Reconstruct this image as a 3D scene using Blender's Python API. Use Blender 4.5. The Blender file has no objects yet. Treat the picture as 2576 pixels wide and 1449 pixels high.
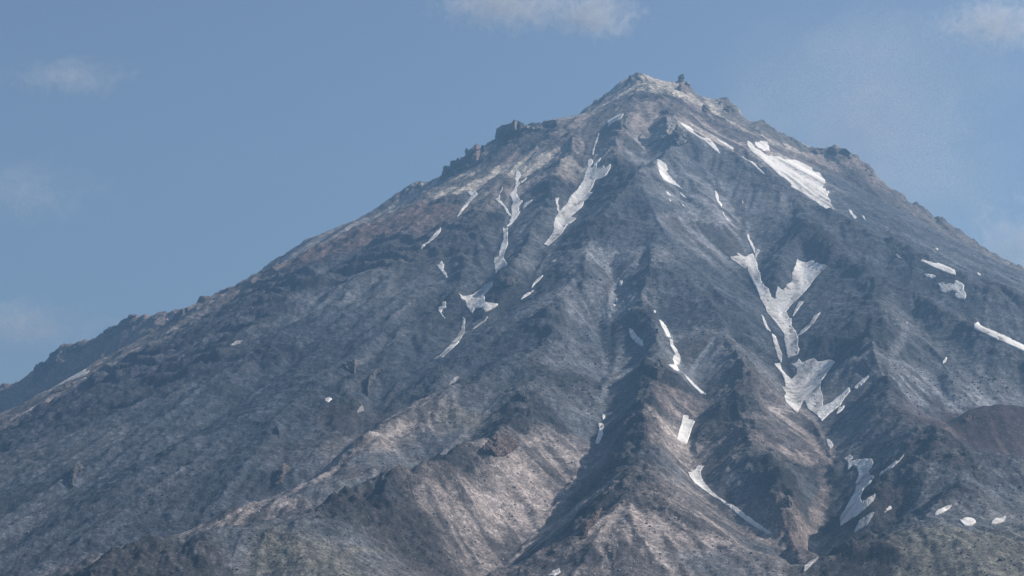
import bpy, bmesh, math, random, time
import numpy as np
T0 = time.time()
rng = np.random.default_rng(7)
random.seed(7)

# ------------------------------------------------------------------ camera frame (metres, camera at the origin)
FOC, CX, CY = 5155.0, 1288.0, 724.5          # photo read on a 2576 x 1449 grid
PITCH = math.radians(10.5)
cP, sP = math.cos(PITCH), math.sin(PITCH)

def rays(px, py):
    """direction of the sight line through a photo point, per metre of distance along +Y"""
    r = (np.asarray(px, float) - CX) / FOC
    u = (CY - np.asarray(py, float)) / FOC
    dy = cP - u * sP
    dz = sP + u * cP
    return r / dy, dz / dy

TAGS = {'': (0, 1, 0, 1), 'b': (859, .3335, 157.2, .3335), 'c': (1509.4, .4141, 157.2, .4141), 'd': (0, .5226, 692, .5226),
        'e': (754.7, .3472, 566, .3472), 'f': (629, .3906, 943, .3906), 'g': (1446.5, .4385, 566, .4385),
        'h': (1572.3, .3897, 943.4, .3897), 'j': (1478, .1953, 157.2, .1953), 'k': (1006.3, .2040, 270.4, .2040),
        'l': (0, .23874, 754.7, .23874), 'm': (1886.8, .21698, 314.5, .21698), 'n': (2138.4, .32715, 974.8, .32715)}

def P(s, tag=''):
    ox, sx, oy, sy = TAGS[tag]
    a = np.array([[float(v) for v in q.split(',')] for q in s.split()])
    out = a.copy()
    out[:, 0] = ox + a[:, 0] * sx
    out[:, 1] = oy + a[:, 1] * sy
    return out

# ------------------------------------------------------------------ noise
_tabs = {}
def _tab(seed):
    if seed not in _tabs:
        a = np.random.default_rng(1000 + seed).random((256, 256)) * 2 * np.pi
        _tabs[seed] = (np.cos(a).astype(np.float32), np.sin(a).astype(np.float32))
    return _tabs[seed]

def pn(x, y, seed=0):
    gx, gy = _tab(seed)
    xi = np.floor(x); yi = np.floor(y)
    fx = (x - xi).astype(np.float32); fy = (y - yi).astype(np.float32)
    i0 = xi.astype(np.int64) & 255; j0 = yi.astype(np.int64) & 255
    i1 = (i0 + 1) & 255; j1 = (j0 + 1) & 255
    u = fx * fx * fx * (fx * (fx * 6 - 15) + 10); v = fy * fy * fy * (fy * (fy * 6 - 15) + 10)
    a = gx[j0, i0] * fx + gy[j0, i0] * fy
    b = gx[j0, i1] * (fx - 1) + gy[j0, i1] * fy
    c = gx[j1, i0] * fx + gy[j1, i0] * (fy - 1)
    d = gx[j1, i1] * (fx - 1) + gy[j1, i1] * (fy - 1)
    ab = a + u * (b - a); cd = c + u * (d - c)
    return (ab + v * (cd - ab)) * 1.5

def fbm(x, y, wl, octv=3, seed=0, gain=.5):
    s = 0; a = 1
    for k in range(octv):
        s = s + a * pn(x / wl + 17.3 * k, y / wl - 9.1 * k, seed + k); wl *= .5; a *= gain
    return s

def ridged(x, y, wl, octv=3, seed=0, gain=.5):
    s = 0; a = 1
    for k in range(octv):
        s = s + a * (1 - 2 * np.abs(pn(x / wl + 5.7 * k, y / wl + 3.3 * k, seed + k))); wl *= .5; a *= gain
    return s

def blur(a, n, it=3):
    """repeated box blur, radius n cells"""
    for _ in range(it):
        for ax in (0, 1):
            p = np.concatenate([np.repeat(np.take(a, [0], ax), n + 1, ax), a, np.repeat(np.take(a, [-1], ax), n, ax)], ax)
            c = np.cumsum(p, ax, dtype=np.float64)
            L = a.shape[ax]
            a = (np.take(c, np.arange(2 * n + 1, 2 * n + 1 + L), ax) - np.take(c, np.arange(0, L), ax)) / (2 * n + 1)
    return a

# ------------------------------------------------------------------ base volcano cone
AX, AY, AZ = 535.0, 7560.0, 2260.0
def cone(x, y):
    r = np.hypot(x - AX, y - AY)
    r = np.sqrt(r * r + 110. ** 2) - 60
    rr = np.minimum(r, 6500)
    z = AZ - (0.645 * rr - 2.45e-5 * rr * rr)
    return -40 + 50 * np.logaddexp(0, (z + 40) / 50)

YS = np.linspace(2500, 9500, 1401)
def base_depth(px, py):
    dx, dz = rays(px, py)
    out = np.empty(len(dx))
    for i in range(len(dx)):
        f = YS * dz[i] - cone(YS * dx[i], YS)
        k = np.nonzero((f[:-1] > 0) & (f[1:] <= 0))[0]
        if len(k):
            j = k[0]; out[i] = YS[j] + (YS[j + 1] - YS[j]) * f[j] / (f[j] - f[j + 1])
        else:
            out[i] = YS[np.argmin(f)]
    return out

# ------------------------------------------------------------------ ridge and gully lines of the mountain
# (points, tag, offsets or ('Y', depths)): offsets are metres nearer than the plain cone, given at the start, middle.. and end
LINES = []
def line(s, off, tag='', absY=False): LINES.append((P(s, tag), off, absY))
# skyline, left of the summit (crags that rise above it are rocks of their own)
line('640,150 600,178 500,205 410,285 300,355 210,420 130,485 70,515 0,560', [7560, 7540, 7500], 'j', True)
line('2280,20 2200,110 2130,140 2050,170 1940,168 1830,172 1740,212 1650,235 1570,245 1490,285 1400,330 1300,372 1172,440 1100,475 1000,500 900,600 750,680 640,760 540,830 480,860 420,895 300,938 200,955 140,975 0,1060', [7500, 7480, 7520], 'k', True)
line('985,505 920,545 850,575 780,603 740,630 700,655 640,695 600,718', [7520, 7600], '', True)
line('1995,112 1850,145 1760,180 1600,195 1400,205 1240,270 1100,350 960,430 820,460 700,515 580,545 500,690 370,760 335,830 200,880 0,930 -300,1040 -900,1200', [7700, 8050, 8250], 'l', True)
# hollow between the far skyline ridge and the dark left shoulder
line('640,720 560,770 480,800 400,860', [7350, 7500], '', True)
HID = []
def hidden(s, off, tag, dpy, dY, absY=False): HID.append((P(s, tag), off, absY, dpy, dY))
hidden('2200,0 2080,85 1890,170 1700,310 1640,440 1500,490 1300,570 1200,685 1060,750 800,880 550,1000 380,1110 200,1220 0,1305', [6800, 6650, 6350], 'l', 22, 300, True)
line('1750,290 1500,400 1240,570 1000,660 860,770 700,865 560,950 400,1060 200,1170 0,1285 -400,1480', [7600, 7750, 7800], 'l', True)
# dark left shoulder
line('1010,560 920,585 830,612 740,658 650,708 560,745', [7150, 6900, 6800], '', True)
line('2371,-70 2220,0 2080,85 1995,115 1890,170 1840,220 1700,310 1640,440 1500,490 1300,570 1200,685 1060,750 950,800 800,880 700,930 550,1000 380,1110 200,1220 0,1305', [6800, 6650, 6350], 'l', True)
line('0,1320 -120,1400 -300,1500', [6350, 6200], 'l', True)
# summit and right skyline
line('640,150 740,185 830,218 920,248 980,258 1070,238 1160,235 1250,245 1300,262 1315,385 1400,435 1550,485 1700,508 1830,545 1932,625', [7560, 7580, 7500], 'j', True)
line('0,0 170,0 250,60 400,140 520,190 640,235 740,262 890,280 960,265 1080,275 1150,310 1210,380 1300,440 1430,540 1450,600 1540,690 1700,800 1830,870 1950,940 2029,1010', [7450, 7400, 7300], 'm', True)
line('1870,880 1960,910 2120,995 2240,1080 2320,1140 2480,1225 2576,1270 2700,1340', [7300, 7220, 7150], 'c', True)
# face right of the summit: glacier hollow, then the dark rib in front of it
line('1740,305 1800,340 1880,385 1960,440 2040,500 2110,540 2180,575 2300,628 2410,690 2580,745 2700,800', [-60, -140, -120, -40])
line('420,220 500,300 580,415 660,455 740,488 830,528 920,602 1010,680 1090,730 1160,770 1310,872 1460,945 1600,1012 1750,1075 1900,1142 2040,1220 2170,1300 2290,1350 2400,1388 2576,1412', [20, 60, 140, 260, 330], 'c')
line('2050,545 2120,615 2190,690 2260,722 2350,765 2450,812 2576,868 2680,920', [120, 60, 60])
line('2010,545 2080,615 2148,671 2209,711 2280,740 2359,785 2455,833 2520,865 2576,892 2700,960', [150, 240, 330, 330])
# ribs below the summit
line('1640,200 1640,255 1625,280', [20, 30])
line('1577,283 1568,310 1560,350 1558,390 1556,430 1548,480 1520,530 1480,580 1450,640', [130, 120, 120, 110])
line('1632,290 1630,340 1622,380 1628,410', [-20, -40, 20])
line('1672,285 1680,300 1690,330 1668,380 1652,400 1655,440 1662,520 1690,600 1735,680 1800,760 1850,850 1890,930', [120, 150, 110, 120, 150, 170])
line('1655,412 1672,440 1700,470 1720,490', [40, 40])
line('1700,420 1760,480 1800,520 1830,560', [70, 60])
line('1740,395 1790,450 1830,520 1860,570 1885,615', [20, -10, -20])
# left upper gullies and ribs
line('1528,312 1505,340 1497,370 1488,395 1478,450 1455,510 1425,560 1375,617 1348,690 1320,745 1230,800 1192,828 1165,835', [-10, -20, -10, 10])
line('1440,335 1425,390 1400,440 1395,500 1360,560 1310,620 1290,670 1262,705 1250,745 1215,790', [60, 70, 60, 60])
line('1340,395 1300,430 1302,470 1297,510 1290,550 1272,590 1263,640 1250,690 1235,715 1195,755 1172,790 1165,835 1140,860 1100,895 1070,920 1000,985 900,1075', [-20, -30, -20, 0])
line('1270,440 1225,500 1205,560 1180,630 1150,700 1150,740', [40, 60, 60])
line('1190,488 1165,535 1125,580 1090,610 1058,632 1010,690 900,780', [-20, -20, 0])
line('1108,655 1122,690 1132,712 1160,745', [-20, -20])
line('1110,765 1112,785 1160,820', [-10, -10])
line('1380,310 1300,360 1220,420 1150,470 1080,520 1000,575', [30, 20])
line('1480,640 1430,690 1385,750 1330,790 1255,830 1160,910 1075,985 980,1050 880,1120', [100, 110, 110, 120])
line('1370,862 1290,870 1220,915 1145,962 1100,1000 1000,1055 900,1105 800,1165 700,1225 600,1285', [120, 60, 60, 80])
# left flank
line('1000,830 940,925 905,1000 880,1040', [70, 70])
line('960,960 925,1000 910,1060', [20, 20])
line('700,760 600,850 480,960 330,1080 250,1150', [90, 70])
line('199,1162 178,1215 151,1277 78,1330 0,1376 -80,1420', [40, 40])
line('420,1130 300,1210 220,1290 100,1380', [120, 120])
line('860,960 700,1060 560,1150 430,1240 250,1370', [130, 120])
line('880,840 720,940 560,1040 400,1150 280,1260', [60, 50])
# crest that hides the left valley
line('1280,930 1235,950 1191,968 1150,985 1113,1005 1045,1040 980,1068 902,1119 824,1170 758,1209 688,1248 629,1271 523,1335 444,1356 330,1400 200,1470', [200, 280, 360, 400, 420])
line('1300,960 1240,1040 1180,1095 1137,1132 1085,1180 990,1193 900,1215 830,1255 740,1305 620,1345', [180, 240, 340, 400])
# great lit spur with its crest
line('1530,600 1470,690 1420,770 1373,861 1335,925 1301,978 1270,1021 1254,1087 1215,1122 1172,1140 1129,1158 1090,1193 1004,1201 949,1213 863,1256 766,1303 707,1330 629,1335 520,1345 418,1361 287,1388 183,1425 80,1475', [110, 200, 370, 490, 560, 540])
line('700,1332 720,1380 640,1449', [520, 420])
# central gully
line('1512,640 1535,680 1556,725 1552,765 1584,830 1625,885 1590,940 1536,972 1512,1024 1505,1090 1498,1135 1468,1205 1390,1290 1330,1360 1260,1445 1200,1520', [40, 40, 90, 70, 60, 40])
line('1440,760 1450,860 1480,950', [60, 60])
# dark pyramid and the spur below it
line('1560,620 1600,720 1640,810 1658,880 1657,903 1640,960 1629,1010 1626,1060 1605,1146 1618,1193 1559,1232 1488,1287 1457,1353 1449,1447 1430,1540', [120, 160, 250, 360, 440, 500, 500])
line('1590,960 1570,1020 1545,1080 1540,1120', [140, 160])
# gully right of the pyramid
line('1640,770 1658,805 1688,870 1706,915 1770,990 1745,1040 1722,1110 1735,1180 1765,1230 1830,1287 1885,1315 1938,1345 2010,1402', [80, 100, 120, 130, 130])
line('1618,1195 1700,1260 1800,1340 1900,1420 1960,1480', [420, 430])
# hill between that gully and the main ravine
line('1890,930 1860,960 1845,985 1862,1040 1876,1087 1920,1130 1962,1177 1985,1230 1995,1290 2005,1360', [170, 250, 280, 260])
line('1845,985 1800,1010 1770,1050', [210, 180])
line('1876,1087 1830,1150 1790,1200', [250, 200])
# main ravine
line('1800,480 1830,540 1885,610 1905,680 1930,740 1960,800 1985,860 1992,905 1972,960 2000,1030 2060,1070 2085,1110 2090,1180 2082,1260 2062,1320 2040,1380 2015,1440 1990,1500', [-20, -30, 0, 40, 60, 60])
line('2028,650 2000,720 1965,780', [0, -10])
line('1985,620 1960,690 1945,730', [70, 30])
line('2068,905 2040,980 2020,1010', [60, 40])
# right spurs
line('2209,711 2225,790 2205,860 2220,920 2234,966 2250,1005 2285,1072', [270, 300, 320])
line('2148,671 2110,740 2060,800 2020,860', [150, 70])
line('2300,800 2340,880 2330,960 2300,1040', [160, 120])
line('2234,966 2180,1000 2130,1050', [200, 120])
line('2410,860 2440,920 2400,980 2350,1030', [200, 130])
# red dome and the ridge in front of it
line('2340,1066 2400,1018 2480,998 2576,1000 2700,1010', [130, 120])
line('2344,1090 2385,1062 2410,1048 2449,1032 2480,1028 2530,1030 2576,1033 2700,1045', [290, 340, 320])
line('2400,1085 2440,1125 2500,1142 2576,1140 2700,1130', [200, 160])
line('2336,1087 2390,1108 2414,1122 2440,1136 2468,1150 2507,1152 2576,1157 2700,1165', [390, 430, 430])
line('2336,1087 2300,1140 2240,1190 2170,1260', [380, 300])
line('2468,1150 2440,1200 2370,1260 2300,1300', [450, 470])
# hill in the bottom right corner
line('2110,1395 2170,1352 2240,1320 2320,1285 2400,1255 2480,1225 2576,1190', [180, 240, 380, 400])
line('2020,1446 2055,1422 2090,1399 2135,1368 2180,1341 2234,1334 2293,1311 2351,1285', [450, 520, 480])
line('2440,1312 2500,1312 2576,1310', [440, 430])
line('2293,1400 2400,1390 2500,1400 2576,1380', [560, 560])

# ground out of sight behind the crests that hide it
hidden('1191,968 1113,1005 980,1068 902,1119 824,1170 758,1209 688,1248 629,1271 523,1335 444,1356 330,1400 200,1470', [300, 380, 400, 420], '', 16, 330)
hidden('1085,1194 1004,1202 949,1213 863,1257 766,1304 707,1331 629,1336 520,1346 418,1362 287,1389 183,1426', [440, 520, 520], '', 10, 150)
hidden('740,488 920,602 1160,770 1310,872 1460,945 1600,1012 1750,1075 1900,1142 2170,1300 2400,1388 2576,1412', [20, 60, 140, 260, 330], 'c', 14, 160)
hidden('2148,671 2209,711 2280,740 2359,785 2455,833 2520,865 2576,892', [260, 330, 330], '', 14, 200)
hidden('2350,1088 2390,1108 2440,1136 2468,1150 2507,1152 2576,1157 2700,1165', [390, 430, 430], '', 14, 200)
hidden('2380,1065 2410,1048 2449,1032 2480,1028 2530,1030 2576,1033 2700,1040', [310, 340, 320], '', 10, 150)
hidden('2020,1446 2055,1422 2090,1399 2135,1368 2180,1341 2234,1334', [450, 520, 500], '', 12, 180)
hidden('1270,1021 1254,1087 1215,1122 1129,1158', [400, 460], '', 8, 90)

# the far side falls away behind every skyline crest; the near side slopes down towards the camera
SKY_L = '2280,20 2200,110 2130,140 2050,170 1940,168 1830,172 1740,212 1650,235 1570,245 1490,285 1400,330 1300,372 1172,440 1100,475 1000,500 900,600 750,680 640,760 540,830 480,860 420,895 300,938 200,955 140,975 0,1060'
SKY_S = '640,150 600,178 500,205 410,285 300,355 210,420 130,485 70,515 0,560'
SKY_S2 = '640,150 740,185 830,218 920,248 980,258 1070,238 1160,235 1250,245 1300,262 1315,385 1400,435 1550,485 1700,508 1830,545 1932,625'
SKY_R = '0,0 170,0 250,60 400,140 520,190 640,235 740,262 890,280 960,265 1080,275 1150,310 1210,380 1300,440 1430,540 1450,600 1540,690 1700,800 1830,870 1950,940 2029,1010'
SKY_R2 = '1870,880 1960,910 2120,995 2240,1080 2320,1140 2480,1225 2576,1270 2700,1340'
for s_, o_, t_ in ((SKY_L, [7500, 7480, 7520], 'k'), (SKY_S, [7560, 7540, 7500], 'j'), (SKY_S2, [7560, 7580, 7500], 'j'), (SKY_R, [7450, 7400, 7300], 'm'), (SKY_R2, [7300, 7220, 7150], 'c')):
    hidden(s_, o_, t_, 8, 60, True); hidden(s_, o_, t_, 60, 300, True); hidden(s_, o_, t_, 170, 620, True)
    hidden(s_, o_, t_, 9, -34, True); hidden(s_, o_, t_, 26, -110, True)
hidden('985,505 920,545 850,575 780,603 740,630 700,655 640,695 600,718', [7520, 7600], '', 14, 120, True)
hidden('985,505 920,545 850,575 780,603 740,630 700,655 640,695 600,718', [7520, 7600], '', 40, 340, True)
FAR_L = '1995,112 1850,145 1760,180 1600,195 1400,205 1240,270 1100,350 960,430 820,460 700,515 580,545 500,690 370,760 335,830 200,880 0,930 -300,1040 -900,1200'
hidden(FAR_L, [7700, 8050, 8250], 'l', 12, 100, True); hidden(FAR_L, [7700, 8050, 8250], 'l', 40, 330, True)
hidden(FAR_L, [7700, 8050, 8250], 'l', 12, -45, True)
# ------------------------------------------------------------------ height field through those lines
cx_, cy_, cr_ = [], [], []
for pts, off, absY, dpy, dY in [l + (0, 0) for l in LINES] + HID:
    seg = np.hypot(*np.diff(pts, axis=0).T); s = np.concatenate([[0], np.cumsum(seg)])
    n = max(3, int(s[-1] / (16 if dY else 10)))
    t = np.linspace(0, s[-1], n)
    px = np.interp(t, s, pts[:, 0]); py = np.interp(t, s, pts[:, 1])
    o = np.interp(t / s[-1], np.linspace(0, 1, len(off)), off)
    Y = o if absY else base_depth(px, py) - o
    Y = Y + dY; dx, dz = rays(px, py + dpy)
    cx_.append(dx * Y); cy_.append(Y); cr_.append(Y * dz - cone(dx * Y, Y))
for a in np.linspace(0, 2 * np.pi, 60, endpoint=False):        # far skirt and back of the cone
    for r in (4700, 5600):
        cx_.append([AX + r * math.sin(a)]); cy_.append([AY + r * math.cos(a)]); cr_.append([0])
for a in np.linspace(-1.15, 1.15, 17):
    for r in (350, 700, 1200, 1900, 2800, 3800):
        if abs(a) > .9 and r < 1200: continue
        cx_.append([AX + r * math.sin(a)]); cy_.append([AY + r * math.cos(a)]); cr_.append([-60])
cX = np.concatenate(cx_); cY = np.concatenate(cy_); cR = np.concatenate(cr_)
key = np.round(cX / 18).astype(int) * 100000 + np.round(cY / 18).astype(int)
_, ui = np.unique(key, return_index=True)
cX, cY, cR = cX[ui], cY[ui], cR[ui]
N = len(cX)
D = np.hypot(cX[:, None] - cX, cY[:, None] - cY) / 1000
K = np.zeros((N + 1, N + 1)); K[:N, :N] = -D + np.eye(N) * .012; K[:N, N] = 1; K[N, :N] = 1
sol = np.linalg.solve(K, np.append(cR, 0))

X0, X1, Y0, Y1, GS = -3000., 3000., 2300., 9700., 14.
gx = np.arange(X0, X1 + 1, GS); gy = np.arange(Y0, Y1 + 1, GS)
R = np.zeros((len(gy), len(gx)))
for j in range(0, len(gy), 8):
    yy = gy[j:j + 8]
    q = (cX[None, :] - gx[:, None]) ** 2
    for i, y in enumerate(yy):
        R[j + i] = -np.sqrt(q + (cY - y) ** 2) @ sol[:N] / 1000 + sol[N]
print('rbf', N, round(time.time() - T0, 1))

def bil(F, x, y, s=GS, x0=X0, y0=Y0):
    fx = np.clip((x - x0) / s, 0, F.shape[1] - 1.001); fy = np.clip((y - y0) / s, 0, F.shape[0] - 1.001)
    i = fx.astype(np.int64); j = fy.astype(np.int64); fx = fx - i; fy = fy - j
    return (F[j, i] * (1 - fx) + F[j, i + 1] * fx) * (1 - fy) + (F[j + 1, i] * (1 - fx) + F[j + 1, i + 1] * fx) * fy

# finer working grid, 5 m
FS = 5.
fx = np.arange(X0, X1, FS); fy = np.arange(Y0, Y1, FS)
FX, FY = np.meshgrid(fx, fy)
RES = blur(bil(R, FX, FY), 1, 2)
WX = FX + 22 * pn(FX / 130, FY / 130, 31); WY = FY + 22 * pn(FX / 130, FY / 130, 32)

def bf(F, x, y): return bil(F, x, y, FS)

def hit(px, py, hf, y0=2400., y1=9600., step=9.):
    """where the sight lines through photo points meet a height function; nan = sky"""
    dx, dz = rays(px, py)
    dx = np.atleast_1d(dx); dz = np.atleast_1d(dz)
    out = np.full(len(dx), np.nan); prev = np.full(len(dx), y0); live = np.arange(len(dx))
    ys = np.arange(y0, y1, step)
    for y in ys:
        if not len(live): break
        below = dz[live] * y <= hf(dx[live] * y, np.full(len(live), y))
        if below.any():
            L = live[below]; a = np.full(len(L), y - step); b = np.full(len(L), y)
            for _ in range(7):
                m = (a + b) / 2; bl = dz[L] * m <= hf(dx[L] * m, m)
                b = np.where(bl, m, b); a = np.where(bl, a, m)
            out[L] = b; live = live[~below]
    return dx * out, out, dz * out

base_h = lambda x, y: cone(x, y) + bf(RES, x, y)

# ------------------------------------------------------------------ ground kinds by place; some D seeds paint the shade of left-facing flanks
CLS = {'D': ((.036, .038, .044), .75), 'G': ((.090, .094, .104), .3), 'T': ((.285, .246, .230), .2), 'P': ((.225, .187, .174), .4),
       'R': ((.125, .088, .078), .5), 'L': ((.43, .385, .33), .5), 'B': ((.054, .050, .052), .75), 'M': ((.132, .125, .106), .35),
       'S': ((.19, .195, .21), .15), 'K': ((.042, .043, .052), .8), 'V': ((.062, .046, .048), .25), 'H': ((.058, .065, .078), .45), 'F': ((.052, .058, .070), .5), 'Q': ((.165, .122, .108), .8)}  # H and the other blue-grey classes carry some distance haze in their colour
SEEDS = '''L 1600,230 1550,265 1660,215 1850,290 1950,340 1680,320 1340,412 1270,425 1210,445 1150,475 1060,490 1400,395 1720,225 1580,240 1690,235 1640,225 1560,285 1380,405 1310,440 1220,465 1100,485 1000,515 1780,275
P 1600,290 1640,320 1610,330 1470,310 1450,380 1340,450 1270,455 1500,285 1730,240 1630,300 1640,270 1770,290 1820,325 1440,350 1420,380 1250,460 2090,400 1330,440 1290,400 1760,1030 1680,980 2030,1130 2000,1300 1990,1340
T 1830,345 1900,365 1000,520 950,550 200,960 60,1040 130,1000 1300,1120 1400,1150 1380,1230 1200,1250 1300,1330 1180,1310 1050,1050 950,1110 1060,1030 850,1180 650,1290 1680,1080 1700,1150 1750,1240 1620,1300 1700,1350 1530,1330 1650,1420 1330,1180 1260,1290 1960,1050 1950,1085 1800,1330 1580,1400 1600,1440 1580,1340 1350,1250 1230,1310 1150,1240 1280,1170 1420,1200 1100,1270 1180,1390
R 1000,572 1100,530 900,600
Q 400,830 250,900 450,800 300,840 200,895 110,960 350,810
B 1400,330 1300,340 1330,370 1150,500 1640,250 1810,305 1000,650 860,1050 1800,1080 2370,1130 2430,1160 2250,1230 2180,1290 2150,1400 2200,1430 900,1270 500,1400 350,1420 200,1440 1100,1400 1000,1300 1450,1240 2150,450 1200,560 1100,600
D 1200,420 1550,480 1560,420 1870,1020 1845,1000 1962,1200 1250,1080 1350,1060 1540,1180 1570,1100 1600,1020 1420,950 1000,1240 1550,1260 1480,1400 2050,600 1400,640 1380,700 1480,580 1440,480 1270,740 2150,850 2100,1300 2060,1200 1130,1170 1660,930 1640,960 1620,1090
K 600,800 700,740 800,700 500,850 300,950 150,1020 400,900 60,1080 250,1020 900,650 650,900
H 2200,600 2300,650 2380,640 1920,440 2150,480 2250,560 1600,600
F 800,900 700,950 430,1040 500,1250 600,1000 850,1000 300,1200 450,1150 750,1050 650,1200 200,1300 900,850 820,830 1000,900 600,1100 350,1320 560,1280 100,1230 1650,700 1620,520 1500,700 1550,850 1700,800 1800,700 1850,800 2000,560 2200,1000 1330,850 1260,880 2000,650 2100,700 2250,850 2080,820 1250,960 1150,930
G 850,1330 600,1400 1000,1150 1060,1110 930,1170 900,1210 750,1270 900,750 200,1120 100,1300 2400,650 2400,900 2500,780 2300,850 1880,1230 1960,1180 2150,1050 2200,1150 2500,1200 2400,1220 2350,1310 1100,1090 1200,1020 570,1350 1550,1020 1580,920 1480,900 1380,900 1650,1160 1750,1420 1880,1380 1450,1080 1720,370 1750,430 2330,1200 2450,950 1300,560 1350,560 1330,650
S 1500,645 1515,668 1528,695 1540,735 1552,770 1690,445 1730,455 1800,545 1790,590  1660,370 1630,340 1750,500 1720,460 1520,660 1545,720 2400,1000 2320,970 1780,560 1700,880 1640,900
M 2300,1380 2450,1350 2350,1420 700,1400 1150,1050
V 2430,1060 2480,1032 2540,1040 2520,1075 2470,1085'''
sp, sc_, sr_ = [], [], []
for row in SEEDS.split('\n'):
    k, *pts = row.split()
    for q in pts:
        a, b = q.split(','); sp.append((float(a), float(b))); sc_.append(CLS[k][0]); sr_.append(CLS[k][1])
sp = np.array(sp); sc_ = np.array(sc_); sr_ = np.array(sr_)
hx, hy, hz = hit(sp[:, 0], sp[:, 1], base_h)
ok = ~np.isnan(hy)
print('seeds lost', (~ok).sum(), [tuple(v) for v in sp[~ok]])
hx, hy, sc_, sr_ = hx[ok], hy[ok], sc_[ok], sr_[ok]
BH = cone(FX, FY) + RES
CVX = np.clip((BH - blur(BH, 11, 2)) / 13, -1, 1)
CRST = np.clip(CVX * 1.3 - .15, 0, 1)
wsum = np.zeros(FX.shape, np.float32); COL = np.zeros(FX.shape + (3,), np.float32); RGH = np.zeros(FX.shape, np.float32)
ww = 40
wpx = (FX + ww * fbm(FX, FY, 160, 3, 41)).astype(np.float32); wpy = (FY + ww * fbm(FX, FY, 160, 3, 45)).astype(np.float32)
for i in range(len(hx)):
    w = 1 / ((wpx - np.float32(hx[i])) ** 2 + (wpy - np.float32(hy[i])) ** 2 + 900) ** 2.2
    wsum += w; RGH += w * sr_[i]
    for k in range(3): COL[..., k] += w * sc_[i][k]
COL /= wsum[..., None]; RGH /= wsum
RGH = np.clip(RGH + .45 * CRST - .18 * np.clip(-CVX, 0, 1), .1, 1)
summ_ = np.exp(-((FX - AX) ** 2 + (FY - AY) ** 2) / 420. ** 2); far_ = np.clip((-1150 - FX) / 200, 0, 1) * np.clip((FY - 7150) / 200, 0, 1)
kc = (.5 * CRST * (1 - .95 * summ_) * (1 - far_))[..., None]; COL = COL * (1 - kc) + COL * np.array([.52, .5, .5]) * kc
STRIPS = [('T', 11, '1115,1003 1060,1040 1000,1072 940,1110 880,1155 830,1185 740,1240 660,1285'), ('T', 7, '1010,1185 930,1195 860,1225'),
  ('S', 14, '1503,645 1515,670 1530,700 1545,740 1553,775'), ('S', 9, '1640,893 1590,930 1550,965 1512,1010'), ('S', 12, '1760,455 1800,530 1850,590'),
  ('S', 12, '1690,430 1740,500 1790,560'), ('P', 12, '1990,1030 2040,1080 2075,1150 2075,1250 2050,1330 2020,1420'), ('L', 9, '1400,392 1350,412 1290,425 1230,440 1160,475 1090,500'),
  ('L', 7, '1395,380 1370,420 1320,455 1300,480'), ('T', 9, '1700,300 1760,335 1830,368 1900,400'), ('L', 7, '1770,262 1830,300 1900,345 1960,375'), ('G', 8, '1060,815 1000,845 940,885 890,920'),
  ('G', 9, '990,905 950,930 905,960 870,985'), ('S', 6, '1330,570 1300,610 1285,640'), ('S', 7, '1380,855 1430,880 1470,930'), ('G', 8, '850,1080 790,1130 730,1170'), ('G', 9, '300,1150 250,1200 210,1240'),
  ('M', 8, '960,1375 900,1390 840,1410 760,1430'), ('T', 8, '700,1255 740,1290 760,1310'), ('T', 8, '1640,280 1640,320 1632,370'), ('S', 8, '2180,960 2240,900 2280,830'), ('T', 8, '1490,1330 1500,1380 1530,1420'),
  ('T', 6, '110,1010 60,1040 10,1065'), ('R', 8, '290,905 260,925 230,945'), ('S', 7, '1420,585 1390,640 1350,700'), ('S', 5, '1255,650 1310,610 1330,580')]
for k_, wd, s_ in STRIPS:
    p_ = P(s_); sg = np.concatenate([[0], np.cumsum(np.hypot(*np.diff(p_, axis=0).T))]); tt_ = np.arange(0, sg[-1], 4.)
    ax_, ay_, az_ = hit(np.interp(tt_, sg, p_[:, 0]), np.interp(tt_, sg, p_[:, 1]), base_h)
    g_ = ~np.isnan(ay_); ax_, ay_ = ax_[g_], ay_[g_]
    wd = wd * 1.35 * np.median(ay_) / 6500
    i0, i1 = int((ax_.min() - 90 - X0) / FS), int((ax_.max() + 90 - X0) / FS); j0, j1 = int((ay_.min() - 90 - Y0) / FS), int((ay_.max() + 90 - Y0) / FS)
    sx_, sy_ = FX[j0:j1, i0:i1], FY[j0:j1, i0:i1]
    d_ = np.full(sx_.shape, 1e9)
    qx_, qy_ = sx_ + 9 * fbm(sx_, sy_, 60, 3, 161), sy_ + 9 * fbm(sx_, sy_, 60, 3, 163)
    for a_, b_ in zip(ax_, ay_): d_ = np.minimum(d_, (qx_ - a_) ** 2 + (qy_ - b_) ** 2)
    m_ = np.clip(1.6 - np.sqrt(d_) / wd, 0, 1) * np.clip(.75 + .5 * fbm(sx_, sy_, 80, 2, 165), 0, 1)
    COL[j0:j1, i0:i1] = COL[j0:j1, i0:i1] * (1 - m_[..., None]) + np.array(CLS[k_][0]) * m_[..., None]
    RGH[j0:j1, i0:i1] = RGH[j0:j1, i0:i1] * (1 - m_) + CLS[k_][1] * m_
print('colours', round(time.time() - T0, 1))

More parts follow.
